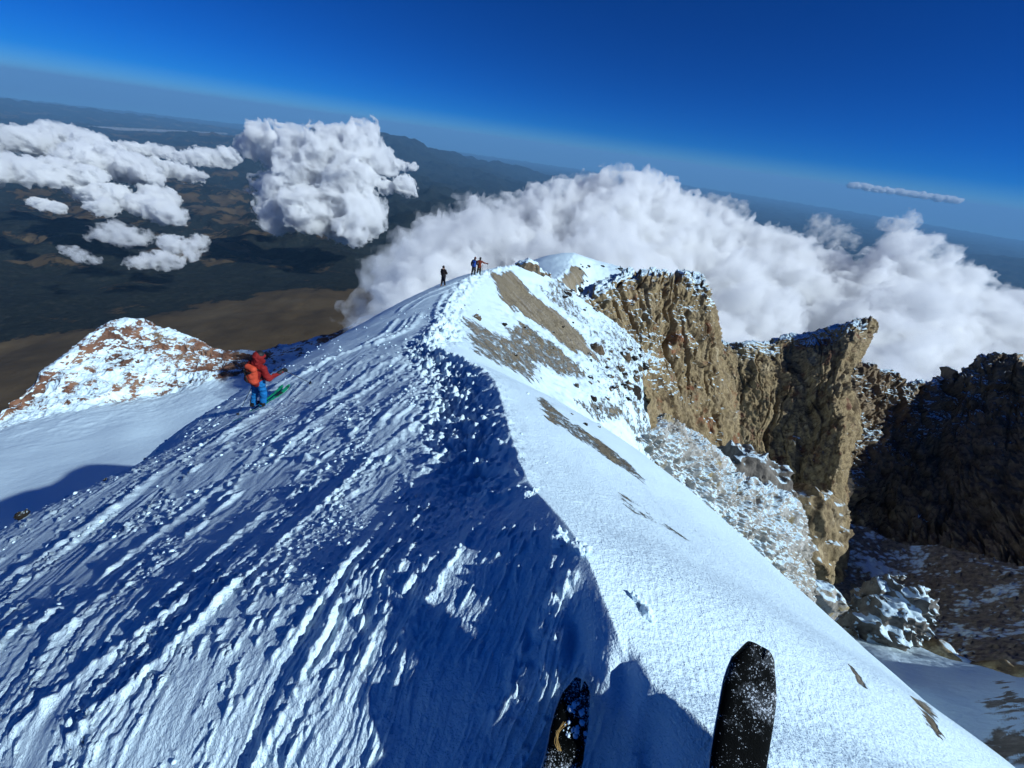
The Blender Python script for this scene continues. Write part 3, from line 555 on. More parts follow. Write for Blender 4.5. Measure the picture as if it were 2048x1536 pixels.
# ------------------------------------------------------------------ clouds: each a closed body of mist
def cloud(label, P, vox, mat, amp=.3, squash=.75, seed=0, group='clouds below the summit', oct_=4):
    """P: (u, v, s, radius in photo pixels)"""
    c = np.array([at(u, v, s) for u, v, s, r in P], f4); r = np.array([q[3]/FPX*q[2] for q in P], f4)
    lo = (c-r[:, None]*1.6).min(0); hi = (c+r[:, None]*1.6).max(0); n = np.ceil((hi-lo)/vox).astype(int)+2
    g = [np.arange(n[i], dtype=f4)*f4(vox)+f4(lo[i]) for i in range(3)]
    D = np.full(tuple(n), 1e9, f4); R = float(np.median(r))
    for (a, b, e), rr in zip(c, r):
        ext = rr*1.6+3*vox; sl = []
        for i, q in enumerate((a, b, e)):
            i0 = max(0, int((q-ext-lo[i])/vox)); i1 = min(n[i], int((q+ext-lo[i])/vox)+2); sl.append(slice(i0, i1))
        d = np.sqrt((g[0][sl[0], None, None]-a)**2+(g[1][None, sl[1], None]-b)**2+((g[2][None, None, sl[2]]-e)/squash)**2)-rr
        S = D[tuple(sl)]; np.minimum(S, d, out=S)
    ix = np.nonzero(np.abs(D) < R*1.3*amp*2+2*vox); X, Y, Z = g[0][ix[0]], g[1][ix[1]], g[2][ix[2]]
    wx = n3(X*.5/R, Y*.5/R, Z*.5/R, seed+50)*R*.35; f = 1.1/R; a = 1.; nn = 0
    for k in range(oct_):
        nn = nn+a*(.62-1.6*np.abs(n3((X+wx)*f+k*7.3, (Y+wx)*f+1.7*k, (Z-wx)*f, seed+k))); a *= .58; f *= 2.05
    D[ix] -= nn*R*amp
    gr = openvdb.FloatGrid(1e3); gr.copyFromArray(D.astype(float)); pts, q = gr.convertToQuads(0.0)
    o = raw_mesh('cloud', pts*vox+lo, q, mat); tag(o, label, 'cloud', group); return o
WHITE = (.99, .995, 1)
def hm(d, R, lo=.40, hi=.56, det=5): return m_mist('cloud_wisp', WHITE, d, 1.3/R, lo, hi, det)
def cm(d): return m_volume('cloud_mist', WHITE, d)
rng = np.random.default_rng(4)
def zs_(u, v, z): return z/ray(u, v)[2]
def bank(L, z): return [(u, v, zs_(u, v, z), r) for u, v, r in L]
# the great bank that boils up behind the crater
top = [(690,640),(730,575),(790,520),(850,462),(920,420),(1000,398),(1090,380),(1170,360),(1250,338),(1320,362),(1372,398),(1440,420),(1500,445),(1570,478),(1640,505),(1700,520),(1760,505),(1800,470),(1840,478),(1890,530),(1960,575),(2040,590),(2120,600)]
tu, tv = zip(*top); G = []
for row in range(6):
    u = 720 if row == 0 else 700
    while u < 2150:
        r = rng.uniform(26, 46) if row == 0 else rng.uniform(42, 75)
        v = np.interp(u, tu, tv)+(r*.95 if row == 0 else 45+row*52+rng.uniform(-16, 16))
        sb = np.interp(u, [700, 1000, 1400, 2100], [520, 620, 700, 620])-row*np.interp(u, [700, 1200, 2100], [50, 62, 62])+rng.uniform(-50, 50)
        if v < np.interp(u, [700, 900, 1300, 1700, 2100], [760, 700, 760, 860, 880]) and u > 850-row*8: G.append((u, v, max(sb, 190), r))
        u += r*rng.uniform(.75, 1.1)
cloud('huge white cloud bank boiling up behind the rocky crater rim', G, 3.2, hm(.085, 38, .385, .60, 6), .62, .85, 1, oct_=6)
cloud('thin cloud wisp rising above the right end of the huge bank', [(1800,455,620,20),(1815,440,620,16),(1790,490,610,26),(1770,450,640,12)], 2.5, hm(.05, 16, .36, .56), .6, .9, 2)
cloud('torn grey cloud shred in the gap above the huge bank', [(1640,455,800,22),(1665,470,800,26),(1625,475,790,16),(1690,480,800,18)], 3.5, hm(.03, 20, .44, .6), .7, .9, 3)
cloud('thin shred over the crest of the huge bank', [(1420,405,800,18),(1450,412,800,20),(1480,420,800,16)], 3.5, hm(.035, 18, .42, .6), .6, .9, 4)
cloud('pale mist spilling down the far end of the snow ridge', [(715,650,420,32),(735,610,430,36),(765,570,440,46),(800,540,450,52),(840,505,470,52),(885,470,490,50),(935,445,510,44),(740,680,380,40),(800,620,400,55),(860,560,430,60),(920,510,470,60),(980,470,500,56)], 3.5, hm(.03, 28, .34, .62), .5, .9, 5)
A = [(510,285,24),(540,290,30),(565,300,38),(600,300,35),(640,282,24),(640,312,40),(690,310,42),(735,272,24),(725,300,38),(757,325,28),(600,345,40),(655,355,48),(700,360,44),(570,392,40),(550,428,28),(620,418,46),(672,405,60),(722,428,38),(682,440,34),(738,418,24),(530,375,18),(700,455,22)]
cloud('towering white cumulus standing over the dark forest', [(u, v, 5000+rng.uniform(-300, 300)+(v-350)*-1.5, r) for u, v, r in A], 19, hm(.026, 200, .36, .57, 6), .55, .95, 6, oct_=6)
for lab, L in (('small round puff off the right shoulder of the towering cumulus', [(795,330,11),(808,333,8)]), ('tiny puff farthest right of the towering cumulus', [(826,333,8)]), ('ragged puff below right of the towering cumulus', [(808,368,17),(818,380,12),(770,372,14)])):
    cloud(lab, [(u, v, 5000, r) for u, v, r in L], 9, hm(.035, 60, .32, .5), .75, .8, 7, oct_=5)
BK = [(-800, .016, 'long bright cloud bank at the far left edge', [(-40,285,32),(0,275,28),(50,282,30),(85,278,26),(120,272,30),(150,280,26),(180,292,28)]),
 (-900, .016, 'rounded cloud on the right end of the long bright bank', [(165,322,34),(200,315,36),(235,325,30),(268,332,24),(290,338,16)]),
 (-950, .014, 'broad grey cloud below the long bright bank', [(-30,345,34),(0,330,32),(40,340,30),(80,350,30),(115,345,28),(150,348,24),(180,352,16)]),
 (-850, .012, 'flat streaky cloud behind the rounded cloud', [(225,300,18),(260,298,20),(300,300,16),(330,305,14),(350,312,10)]),
 (-1000, .014, 'compact cloud between the rounded cloud and the flat streaky one', [(232,342,22),(262,345,26),(292,352,20),(310,358,12)]),
 (-1000, .014, 'narrow cloud just left of the towering cumulus', [(385,315,18),(412,314,22),(440,314,22),(462,310,14)]),
 (-1050, .014, 'leaning cloud below the narrow cloud', [(320,332,18),(345,342,20),(372,347,18),(398,354,12)]),
 (-1150, .014, 'puffy cloud with a tail over the dark slope, left one of a pair', [(160,378,18),(188,388,28),(218,395,32),(205,415,20),(240,385,16)]),
 (-1150, .014, 'puffy cloud over the dark slope, right one of a pair', [(285,410,24),(318,398,28),(328,422,28),(350,432,18),(308,382,18)]),
 (-1200, .010, 'low thin cloud left of the puffy pair', [(70,404,10),(92,410,16),(116,416,12)]),
 (-1250, .0045, 'thin wispy cloud over the forest, left of the lowest shreds', [(198,470,18),(230,464,26),(262,476,24),(285,470,12)]),
 (-1250, .006, 'curled thin cloud over the forest', [(335,480,14),(352,490,24),(385,492,20),(400,480,14),(380,512,12)]),
 (-1280, .006, 'lowest shred of cloud above the brown plateau', [(268,526,12),(292,520,20),(322,520,24),(348,526,16)]),
 (-1250, .0035, 'faint streak of cloud over the forest at the left', [(140,502,14),(165,512,14),(185,520,10)])]
for i, (z, dn, lab, L) in enumerate(BK):
    P = bank(L, z); R = np.median([q[3]/FPX*q[2] for q in P]); cloud(lab, P, max(8., R/14), hm(dn*420/max(R, 60), R, *((.40, .6) if dn < .008 else (.35, .56))), .6, .66, 20+i, oct_=6)
cloud('thin white streak of cloud low over the far right horizon', [(u, 370+(u-1700)*.145+rng.uniform(-1.5, 1.5), 60000, r) for u, r in zip(range(1700, 1925, 6), [5,6,6,5,5,6,6,5,5,6,5,5,5,5,5,5,5,6,5,5,5,6,5,5,6,5,5,5,6,6,6,5,6,6,6,5,5,4])], 60, hm(.011, 420, .34, .58), .32, 1., 40)
cloud('flat fog layer far off below the long mountain at the left', [(u, 247+u*.045, 38000, 9-abs(u-150)*.012) for u in range(-60, 460, 10)], 150, cm(.0009), .2, .4, 41)
# ------------------------------------------------------------------ people
def v3(*a): return np.array(a, float)
M_SKIN = m_plain('skin', (.45, .27, .19), .5)
def person(label, loc, az_deg, lean, pose, cols, height=1.75, vox=.02, hood=False, group=None):
    """one continuous body; clothes are its children. pose: joints in metres, x right, y ahead, z up"""
    root = empty('person', loc, (0, 0, -math.radians(az_deg))); tag(root, label, 'person', group)
    if lean: root.rotation_euler = (Matrix.Rotation(math.radians(lean), 4, Vector((0, 1, 0))) @ Matrix.Rotation(-math.radians(az_deg), 4, 'Z')).to_euler()
    J = {k: v3(*v) for k, v in pose.items()}
    pel, che, nk, hd = J['pelvis'], J['chest'], J['neck'], J['head']
    def limb(a, b, c, r): return [(J[a], J[b], r[0], r[1]), (J[b], J[c], r[1], r[2])]
    hipL, hipR = pel+v3(-.09, 0, -.02), pel+v3(.09, 0, -.02); J['hipL'], J['hipR'] = hipL, hipR
    sL, sR = che+v3(-.17, -.01, .14), che+v3(.17, .0, .14); J['shL'], J['shR'] = sL, sR
    def torso(e): return [(pel, che, .125+e, .14+e), (che, che+v3(0, 0, .12), .14+e, .11+e), (sL, sR, .075+e, .075+e), (pel+v3(-.06, 0, -.02), pel+v3(.06, 0, -.02), .11+e, .11+e)]
    arms = limb('shR', 'elR', 'haR', (.062, .05, .036))+limb('shL', 'elL', 'haL', (.062, .05, .036))
    legs = limb('hipR', 'knR', 'anR', (.092, .066, .048))+limb('hipL', 'knL', 'anL', (.092, .066, .048))
    fw = J.get('face', v3(0, 1, 0)); fw = fw/np.linalg.norm(fw); sd = np.cross(fw, v3(0, 0, 1)); sd /= np.linalg.norm(sd)
    head = [(hd+v3(0, 0, .02), hd-v3(0, 0, .05)+fw*.015, .092, .075), (hd+fw*.085-v3(0, 0, .01), hd+fw*.105-v3(0, 0, .035), .012, .016), (hd+sd*.088, hd+sd*.09-v3(0, 0, .03), .018, .012), (hd-sd*.088, hd-sd*.09-v3(0, 0, .03), .018, .012),
            (hd+fw*.07-v3(0, 0, .07), hd+fw*.075-v3(0, 0, .09), .035, .03), (nk, hd-v3(0, 0, .05), .058, .055)]
    feet = [(J['anR'], J['anR']+v3(.0, .13, -.05), .05, .035), (J['anL'], J['anL']+v3(0, .13, -.05), .05, .035)]
    sdf_mesh('body', torso(-.02)+[(a, b, r*.86, q*.86) for a, b, r, q in arms+legs]+head+feet, vox*.8, M_SKIN, root, k=.05)
    wr = lambda X, Y, Z: fbm3(np.stack([X, Y, Z*1.6], -1), 8., 3, 3, .6)*.020
    ja = m_plain('jacket_cloth', cols['jacket'], .75, .2, .25, 14, .01); pa = m_plain('trouser_cloth', cols['trousers'], .75, .2, .2, 12, .01); bl = m_plain('dark_gear', (.012, .012, .014), .6, .3)
    sdf_mesh('jacket', torso(.012)+[(a, b, r+.018, q+.016) for a, b, r, q in arms]+[(nk-v3(0, 0, .04), nk+v3(0, 0, .03), .085, .08), (pel, pel-v3(0, 0, .07), .165, .17)], vox, ja, root, k=.06, noise=wr)
    sdf_mesh('trousers', [(pel-v3(0, 0, .02), pel-v3(0, 0, .09), .15, .14)]+[(a, b, r+.022, q+.026) for a, b, r, q in legs], vox, pa, root, k=.04, noise=wr)
    for s in ('R', 'L'):
        a = J['an'+s]; sdf_mesh('ski_boot', [(a+v3(0, -.01, .10), a+v3(0, -.02, -.03), .07, .065), (a+v3(0, -.05, -.045), a+v3(0, .17, -.055), .05, .045)], vox*.8, m_plain('boot_shell', cols.get('boots', (.015, .015, .016)), .45), root, k=.03)
        h = J['ha'+s]; e = J['el'+s]; G = 1.3; d = (h-e)/np.linalg.norm(h-e); gr = J.get('grip'+s, v3(0, 0, 1)); gr = gr/np.linalg.norm(gr); nn = np.cross(d, gr); nn /= np.linalg.norm(nn)+1e-9
        fg = [(h-d*.09, h-d*.02, .055, .05), (h-d*.03, h+d*.05, .05, .052)]
        for i in range(4):                                       # four fingers closing round the grip
            b0 = h+d*.075+gr*(.045-.030*i); ln = (.044, .05, .047, .036)[i]; b1 = b0+d*ln*.7+nn*ln*.6; b2 = b1+nn*ln*.8-d*ln*.5; fg += [(b0, b1, .021, .019), (b1, b2, .019, .016)]
        t0 = h+gr*.045+d*.015; fg += [(t0, t0+d*.035+nn*.03, .019, .016), (t0+d*.035+nn*.03, t0+d*.045+nn*.058, .016, .013)]
        sdf_mesh('glove', fg, .0095, bl, root, k=.012)
    hc = cols.get('hood', cols['jacket'])
    if hood:
        sdf_mesh('hood', [(hd+v3(0, 0, .03)-fw*.02, hd-v3(0, 0, .07)-fw*.03, .14, .125), (hd-v3(0, 0, .10)-fw*.06, nk-fw*.05, .10, .11), (hd+fw*.07+v3(0, 0, .075)+sd*.06, hd+fw*.07+v3(0, 0, .075)-sd*.06, .045, .045), (hd+fw*.06+sd*.10-v3(0, 0, .04), hd+fw*.06+sd*.085-v3(0, 0, .12), .04, .045), (hd+fw*.06-sd*.10-v3(0, 0, .04), hd+fw*.06-sd*.085-v3(0, 0, .12), .04, .045)], vox*.8, m_plain('hood_cloth', hc, .75, .2, .3, 16, .01), root, k=.05, noise=wr)
        sdf_mesh('helmet', [(hd+v3(0, 0, .075)+fw*.03, hd+v3(0, 0, .06)+fw*.05, .125, .11), (hd+fw*.12+v3(0, 0, .06)+sd*.06, hd+fw*.12+v3(0, 0, .06)-sd*.06, .022, .022)], vox*.8, bl, root, k=.03)
    else:
        sdf_mesh('hat', [(hd+v3(0, 0, .05), hd+v3(0, 0, .02), .108, .104), (hd+v3(0, 0, .15), hd+v3(0, 0, .151), .025, .025)], vox*.7, m_plain('hat_wool', cols.get('hat', (.02, .015, .015)), .9), root, k=.03)
        sdf_mesh('hair', [(hd-fw*.03, hd-fw*.05-v3(0, 0, .07), .097, .07)], vox*.7, m_plain('hair_dark', (.02, .014, .01), .7), root, k=.02)
    return root
def rot_of(az_deg, lean): return (Matrix.Rotation(math.radians(lean), 4, Vector((0, 1, 0))) @ Matrix.Rotation(-math.radians(az_deg), 4, 'Z'))
def backpack(label, loc, az_deg, lean, back, col, w=.17, h=.5, vox=.018, group=None):
    root = empty('backpack', loc); root.rotation_euler = rot_of(az_deg, lean).to_euler(); tag(root, label, 'backpack', group)
    c = v3(*back); t = m_plain('pack_cloth', col, .7, .25, .25, 12, .01); dk = m_plain('pack_strap', (.012, .011, .011), .6)
    ps = [(c+v3(sx*w*.55, 0, -h*.42), c+v3(sx*w*.42, .02, h*.36), .105, .085) for sx in (-1, 0, 1)]
    sdf_mesh('pack_body', ps+[(c+v3(-w*.3, -.02, -h*.3), c+v3(w*.3, -.03, -h*.05), .10, .09)], vox, t, root, k=.05, noise=lambda X, Y, Z: fbm3(np.stack([X, Y, Z], -1), 8., 3, 8)*.012)
    sdf_mesh('top_lid', [(c+v3(-w*.55, .0, h*.46), c+v3(w*.55, .0, h*.46), .085, .085)], vox, t, root, k=.02)
    y = -.118
    for a, b in ((v3(-w*.75, y+.02, h*.36), v3(w*.15, y-.015, -h*.42)), (v3(w*.75, y+.02, h*.36), v3(-w*.3, y-.012, h*.02)), (v3(-w*.7, y+.02, h*.28), v3(w*.7, y+.02, h*.33))):
        sdf_mesh('strap', [(c+a, c+(a+b)/2+v3(0, -.012, 0), .018, .018), (c+(a+b)/2+v3(0, -.012, 0), c+b, .018, .018)], .009, dk, root)
    for sx in (-1, 1):
        sdf_mesh('shoulder_strap', [(c+v3(sx*.12, .07, h*.4), c+v3(sx*.14, .20, h*.45), .024, .024), (c+v3(sx*.14, .20, h*.45), c+v3(sx*.14, .33, h*.15), .024, .022), (c+v3(sx*.14, .33, h*.15), c+v3(sx*.16, .13, -h*.35), .02, .018)], .01, dk, root)
    return root
M_POLE = m_plain('pole_shaft', (.02, .02, .022), .35, .5); M_GRIP = m_plain('pole_grip', (.012, .012, .012), .7); M_BASK = m_plain('pole_basket', (.02, .02, .02), .5)
def tube(name, pts, r, mat, parent=None, seg=10):
    pts = np.array(pts, float); n = len(pts); r = np.broadcast_to(np.asarray(r, float), (n,)); T = np.gradient(pts, axis=0); T /= np.linalg.norm(T, axis=1)[:, None]
    a = np.cross(T, v3(.3, .2, 1.)+T[:, [1, 2, 0]]*.3); a /= np.linalg.norm(a, axis=1)[:, None]; b = np.cross(T, a); th = np.arange(seg)*2*np.pi/seg
    V = pts[:, None]+r[:, None, None]*(np.cos(th)[None, :, None]*a[:, None]+np.sin(th)[None, :, None]*b[:, None]); f = grid_faces(n, seg, True)
    V = np.vstack([V.reshape(-1, 3), pts[:1], pts[-1:]]); k = n*seg
    caps = [[k, (j+1) % seg, j, j] for j in range(seg)]+[[k+1, (n-1)*seg+j, (n-1)*seg+(j+1) % seg, (n-1)*seg+(j+1) % seg] for j in range(seg)]
    me = bpy.data.meshes.new(name); me.from_pydata([tuple(x) for x in V], [], [tuple(x) for x in f]+[tuple(x[:3]) for x in caps]); me.materials.append(mat)
    for p in me.polygons: p.use_smooth = True
    o = bpy.data.objects.new(name, me); sc.collection.objects.link(o)
    if parent: o.parent = parent
    return o
def ski_pole(label, hand, tip, group=None, r=.009):
    hand, tip = v3(*hand), v3(*tip); d = (tip-hand)/np.linalg.norm(tip-hand); root = empty('ski_pole', tuple(tip)); tag(root, label, 'ski pole', group)
    h, t = hand-tip, v3(0, 0, 0)
    tube('shaft', [h-d*.02, h*.5, t], [r, r*.9, r*.5], M_POLE, root); tube('grip', [h-d*.07, h-d*.055, h+d*.02, h+d*.08], [.012, .02, .016, .014], M_GRIP, root)
    tube('basket', [t-d*.075, t-d*.07, t-d*.062, t-d*.055], [.012, .05, .05, .012], M_BASK, root, 14)
    tube('wrist_strap', [h-d*.05+v3(.0, 0, 0), h+v3(.03, -.02, -.05), h+v3(.02, -.02, -.11), h+d*.03], .005, M_GRIP, root, 6); return root
def ski_mesh(name, path, side, wid, label, mat, group, thick=.02, notch=.22, sx=1., edge=None):
    """path: centre line tip -> tail (world points), side: across direction at each point"""
    n = 110; C = catmull(np.array(path), n); S = catmull(np.array(side), n); T = np.gradient(C, axis=0); T /= np.linalg.norm(T, axis=1)[:, None]
    S = S-np.sum(S*T, 1)[:, None]*T; S /= np.linalg.norm(S, axis=1)[:, None]; Nn = np.cross(S, T); Nn *= np.sign(Nn[:, 2:3])
    m = 41; s = np.linspace(-1, 1, m); arc = np.concatenate([[0], np.cumsum(np.linalg.norm(np.diff(C, axis=0), axis=1))]); Lt = arc[-1]
    # tip outline: blunt shovel with a skin notch
    yend = .004+.026*np.abs(s)**3+.055*np.clip(-s*sx-.45, 0, 1)**1.2+.030*np.exp(-((s*sx-notch)/.11)**4)
    tt = np.linspace(0, 1, n)**1.5; dist = yend[None, :]+tt[:, None]*(Lt-yend[None, :]-.01)
    ci = [np.interp(dist.ravel(), arc, C[:, k]).reshape(dist.shape) for k in range(3)]; Cg = np.stack(ci, -1); Sg = np.stack([np.interp(dist.ravel(), arc, S[:, k]).reshape(dist.shape) for k in range(3)], -1); Ng = np.stack([np.interp(dist.ravel(), arc, Nn[:, k]).reshape(dist.shape) for k in range(3)], -1)
    u = dist/Lt; w = wid*.5*(.68+.32*sstep(0, .13, dist))*np.where(u < .12, 1, 1-.16*np.sin(np.clip((u-.12)/.8, 0, 1)*np.pi))
    crown = thick*(.55+.45*(1-np.abs(s)**6))[None, :]
    top = Cg+Sg*(s[None, :]*w)[..., None]+Ng*crown[..., None]; bot = Cg+Sg*(s[None, :]*w)[..., None]
    V = np.vstack([top.reshape(-1, 3), bot.reshape(-1, 3)]); f = grid_faces(n, m); k = n*m; fs = [f, f[:, ::-1]+k]
    rim = np.concatenate([np.arange(m), np.arange(1, n)*m+m-1, (n-1)*m+np.arange(m-2, -1, -1), np.arange(n-2, 0, -1)*m]); r2 = np.roll(rim, -1)
    fs.append(np.stack([rim, rim+k, r2+k, r2], 1)); root = raw_mesh(name, V, np.vstack(fs), mat); tag(root, label, 'ski', group)
    em = edge or M_EDGE; pts = bot.reshape(-1, 3)[rim]+Ng.reshape(-1, 3)[rim]*.0015
    for sidx, nm in ((0, 'metal_edge'), (m-1, 'metal_edge')): tube(nm, (bot+Ng*.001)[::4, sidx], .0022, em, root, 6)
    return root, C, S, Nn
M_EDGE = N('edge_steel'); M_EDGE.p.inputs['Metallic'].default_value = .9; M_EDGE = M_EDGE.done((.5, .5, .52), .3)
# -- the skier below the crest
def ground(p, dz=0): return v3(p[0], p[1], zr(p[0], p[1])[0]+dz)
def skier_point(u, v):
    for i in range(40):
        p = march([u], [v+2*i])[0]
        if not np.isnan(p[0]): break
    return v3(p[0], p[1], zr(p[0], p[1])[0])
F0 = skier_point(519, 815)+v3(0, 0, .03); AZ, LEAN = 16., 11.
Rm = np.array(rot_of(AZ, LEAN).to_3x3())
def w_of(F, R, l): return F+R@v3(*l)
pose = dict(pelvis=(.0, -.02, .97), chest=(.02, -.01, 1.27), neck=(.02, .01, 1.50), head=(.02, .04, 1.64), elR=(.33, .04, 1.12), haR=(.42, .38, 1.25), elL=(-.26, .04, 1.09), haL=(-.26, .30, 1.03), knR=(.13, .03, .55), anR=(.15, .0, .10), knL=(-.12, .02, .51), anL=(-.14, -.05, .06), face=(.1, 1, -.15), gripR=(-.4, -.6, .85), gripL=(.1, .5, 1))
person('person in a red hooded jacket and blue trousers on green skis below the crest', tuple(F0), AZ, LEAN, pose, dict(jacket=(.20, .012, .012), trousers=(.006, .13, .36), boots=(.012, .011, .010), hood=(.19, .012, .012)), vox=.016, hood=True)
backpack('orange red backpack with dark straps on the skier in blue trousers', tuple(F0), AZ, LEAN, (.01, -.20, 1.22), (.50, .065, .03), .15, .42, .015)
hR, hL = w_of(F0, Rm, (.43, .44, 1.25)), w_of(F0, Rm, (-.26, .36, 1.03))
ski_pole('dark ski pole held out to the right by the skier in blue trousers', hR, ground(w_of(F0, Rm, (1.05, 1.0, 0)), -.03), 'ski poles of the red jacketed skier')
ski_pole('dark ski pole planted downhill behind the skier in blue trousers', hL, ground(w_of(F0, Rm, (-.62, -.28, 0)), -.02), 'ski poles of the red jacketed skier')
def m_ski_green():
    t = N('green_ski'); k = t.noise(6., 3, .5, (1, 1, 1)); return t.done(t.mix(t.step(k, .56, .6), (.006, .20, .11), (.012, .02, .02)), .35, None, .5)
MG = m_ski_green()
for lx, lz, lab in ((.15, .02, 'green ski on the uphill foot of the skier in blue trousers'), (-.14, -.02, 'green ski on the downhill foot of the skier in blue trousers, sunk in snow')):
    pts = []
    for q in (.98, .80, .5, .1, -.4, -.75):
        p = w_of(F0, Rm, (lx, q, 0)); g0 = w_of(F0, Rm, (lx, .0, .02+lz))[2]; g = ground(p)[2]; pts.append(v3(p[0], p[1], g+(.025 if q > .4 else -.012 if q > 0 else -.05)+(.10 if q > .9 else .03 if q > .7 else 0)))
    ski_mesh('ski', pts, [Rm@v3(1, 0, 0)]*6, .115, lab, MG, 'skis of the red jacketed skier')
# -- three people far along the ridge
def far_person(u, v, **kw):
    p = skier_point(u, v); return p
def stand(a=.0): return dict(pelvis=(.0, 0, .92), chest=(.0, .03, 1.22), neck=(.0, .04, 1.45), head=(.0, .06, 1.60), elR=(.27, -.03, 1.14), haR=(.22, .14, .98), elL=(-.27, -.03, 1.14), haL=(-.22, .14, .98), knR=(.12, .04, .50), anR=(.14, 0, .09), knL=(-.12, .04, .50), anL=(-.14, 0, .09), face=(0, 1, -.1))
dark = (.012, .011, .013)
Pa = skier_point(887, 571); q = stand(); q.update(haR=(.10, .2, 1.08), haL=(-.12, .2, 1.02), knL=(-.10, .03, .5), anL=(-.10, -.05, .09), anR=(.13, .12, .09), face=(.2, 1, -.4))
person('person in dark clothing standing alone, leftmost on the ridge skyline', tuple(Pa), 200, 0, q, dict(jacket=(.02, .014, .014), trousers=(.012, .012, .02)), vox=.022, group='people far along the ridge')
Pb = skier_point(946, 551); q = stand(); q.update(haL=(-.3, .05, .95), haR=(.24, .2, 1.05))
person('person in dark clothing with a blue backpack, left one of the pair on the ridge', tuple(Pb), 12, 3, q, dict(jacket=(.022, .012, .016), trousers=(.010, .012, .022), hat=(.10, .03, .03)), vox=.022, group='people far along the ridge')
backpack('blue backpack on the left person of the pair on the ridge', tuple(Pb), 12, 3, (.03, -.19, 1.16), (.012, .06, .32), .15, .46, .02)
Pc = skier_point(957, 547); q = stand(); q.update(elR=(.42, .08, 1.25), haR=(.70, .20, 1.20), gripR=(.1, .1, 1))
person('person in a rust red jacket holding a ski pole out sideways beside the blue backpack', tuple(Pc), -8, 3, q, dict(jacket=(.15, .028, .012), trousers=(.03, .022, .012), hat=(.012, .012, .013)), vox=.022, group='people far along the ridge')
Rc = np.array(rot_of(-8, 3).to_3x3()); ski_pole('ski pole in the outstretched hand of the rust red jacket person', w_of(Pc, Rc, (.74, .24, 1.2)), ground(w_of(Pc, Rc, (1.12, .4, 0)), -.02), 'ski poles on the ridge', .012)
ski_pole('ski pole upright in the snow beside the rust red jacket person', w_of(Pc, Rc, (.30, .16, .98)), ground(w_of(Pc, Rc, (.40, .3, 0)), -.02), 'ski poles on the ridge', .010)
# -- the photographer's own skis at the bottom of the picture
def m_ski_black(thr=.62):
    t = N('black_ski_top'); k = t.noise(210., 3, .75); k2 = t.noise(9., 5, .7, None, 2.); g = t.n('ShaderNodeNewGeometry')
    q = t.math('ADD', k, t.math('MULTIPLY', t.math('SUBTRACT', k2, .5), .75)); f = t.math('MULTIPLY', t.step(q, thr, thr+.06), t.step(t.noise(55., 3, .6, None, 3.), .25, .6)); f = t.math('MAXIMUM', f, t.math('MULTIPLY', t.step(k2, .5, .75), .10))
    col = t.mix(f, t.mix(t.step(k2, .3, .7), (.0015, .002, .002), (.003, .004, .0035)), (.72, .8, .88))
    o = t.done(col, .65, t.bump(q, .003, .6), .04); return o
MK = m_ski_black()
tipR, midR = at(1512, 1283, 1.05), at(1472, 1536, .965); d = (midR-tipR)/np.linalg.norm(midR-tipR)
pR = [tipR, tipR+d*.17, midR, midR+d*.15+v3(0, -.02, .01)]+[ground(midR+v3(*q), .03) for q in ((-.10, -.28, 0), (-.26, -.7, 0), (-.45, -1.25, 0))]
lat = np.cross(d, np.cross(XC, d)); sideR = XC+.10*YC
ski_mesh('ski', pR, [sideR]*len(pR), .130, 'right hand black ski with notched tip raised over the sunlit snow', MK, 'black skis at the photographer\'s feet', .022, .22)
tipL, midL = at(1161, 1355, 1.26), at(1121, 1536, 1.13); dL = (midL-tipL)/np.linalg.norm(midL-tipL)
pL = [tipL, tipL+dL*.14, midL]+[ground(midL+v3(*q), .02) for q in ((-.08, -.2, 0), (-.24, -.6, 0), (-.5, -1.25, 0))]
ski_mesh('ski', pL, [XC+.05*YC]*len(pL), .106, 'left hand black ski with notched tip dusted with snow crumbs in shadow', m_ski_black(.565), 'black skis at the photographer\'s feet', .02, .2)
M_GRASS = m_plain('dry_grass', (.42, .26, .08), .6)
gr = empty('grass_tuft', tuple(at(1118, 1475, 1.13))); tag(gr, 'curl of dry golden grass lying on the dusted black ski', 'grass')
o0 = at(1118, 1475, 1.13)
for i in range(7):
    r_ = random.Random(i); du = [r_.uniform(-4, 4) for _ in range(4)]
    pts = [at(1119+du[0], 1502, 1.118)-o0, at(1112+du[1], 1484+du[2], 1.126)-o0, at(1116+du[2], 1464, 1.138)-o0, at(1130+du[3]*1.5, 1446+du[0], 1.152)-o0]
    tube('grass_blade', catmull(np.array(pts), 12), .0008, M_GRASS, gr, 5)
# ------------------------------------------------------------------ loose snow and stones
def clod_verts(r, sd, sub=1):
    bm = bmesh.new(); bmesh.ops.create_icosphere(bm, subdivisions=sub, radius=1.); V = np.array([v.co[:] for v in bm.verts]); Fc = np.array([[v.index for v in f.verts] for f in bm.faces]); bm.free()
    return V*(1+.35*n3(V[:, 0]*1.3+sd, V[:, 1]*1.3, V[:, 2]*1.3, 5)[:, None]+.2*n3(V[:, 0]*3+sd, V[:, 1]*3, V[:, 2]*3, 6)[:, None])*r, Fc
M_CLOD = N('snow_clods'); M_CLOD = M_CLOD.done(SNOW, .65, M_CLOD.bump(M_CLOD.noise(60., 3), .006), .2)
rg = np.random.default_rng(9); n = 9000; r = np.exp(rg.uniform(math.log(.8), math.log(24), n)); a = np.radians(rg.uniform(-88, 25, n)); cx = r*np.sin(a); cy = r*np.cos(a)
dd = cx-fcx(cy); g = 6*(1-np.exp(-np.clip(cy, -1, 40)/6)); ql = (cx-.55*g)/(1+.4*g); qq = np.where(ql < -2.9, cx+.62*g, np.where(ql > -.33, cx-.42*g, ql))
lf = n2(qq*4.2, cy*.9, 31)+.25*n2(cx*2, cy*2, 32)+.35*n2(qq*9, cy*2, 35); tr = np.exp(-((dd+.35)/.45)**2)*(cy > 1.6)
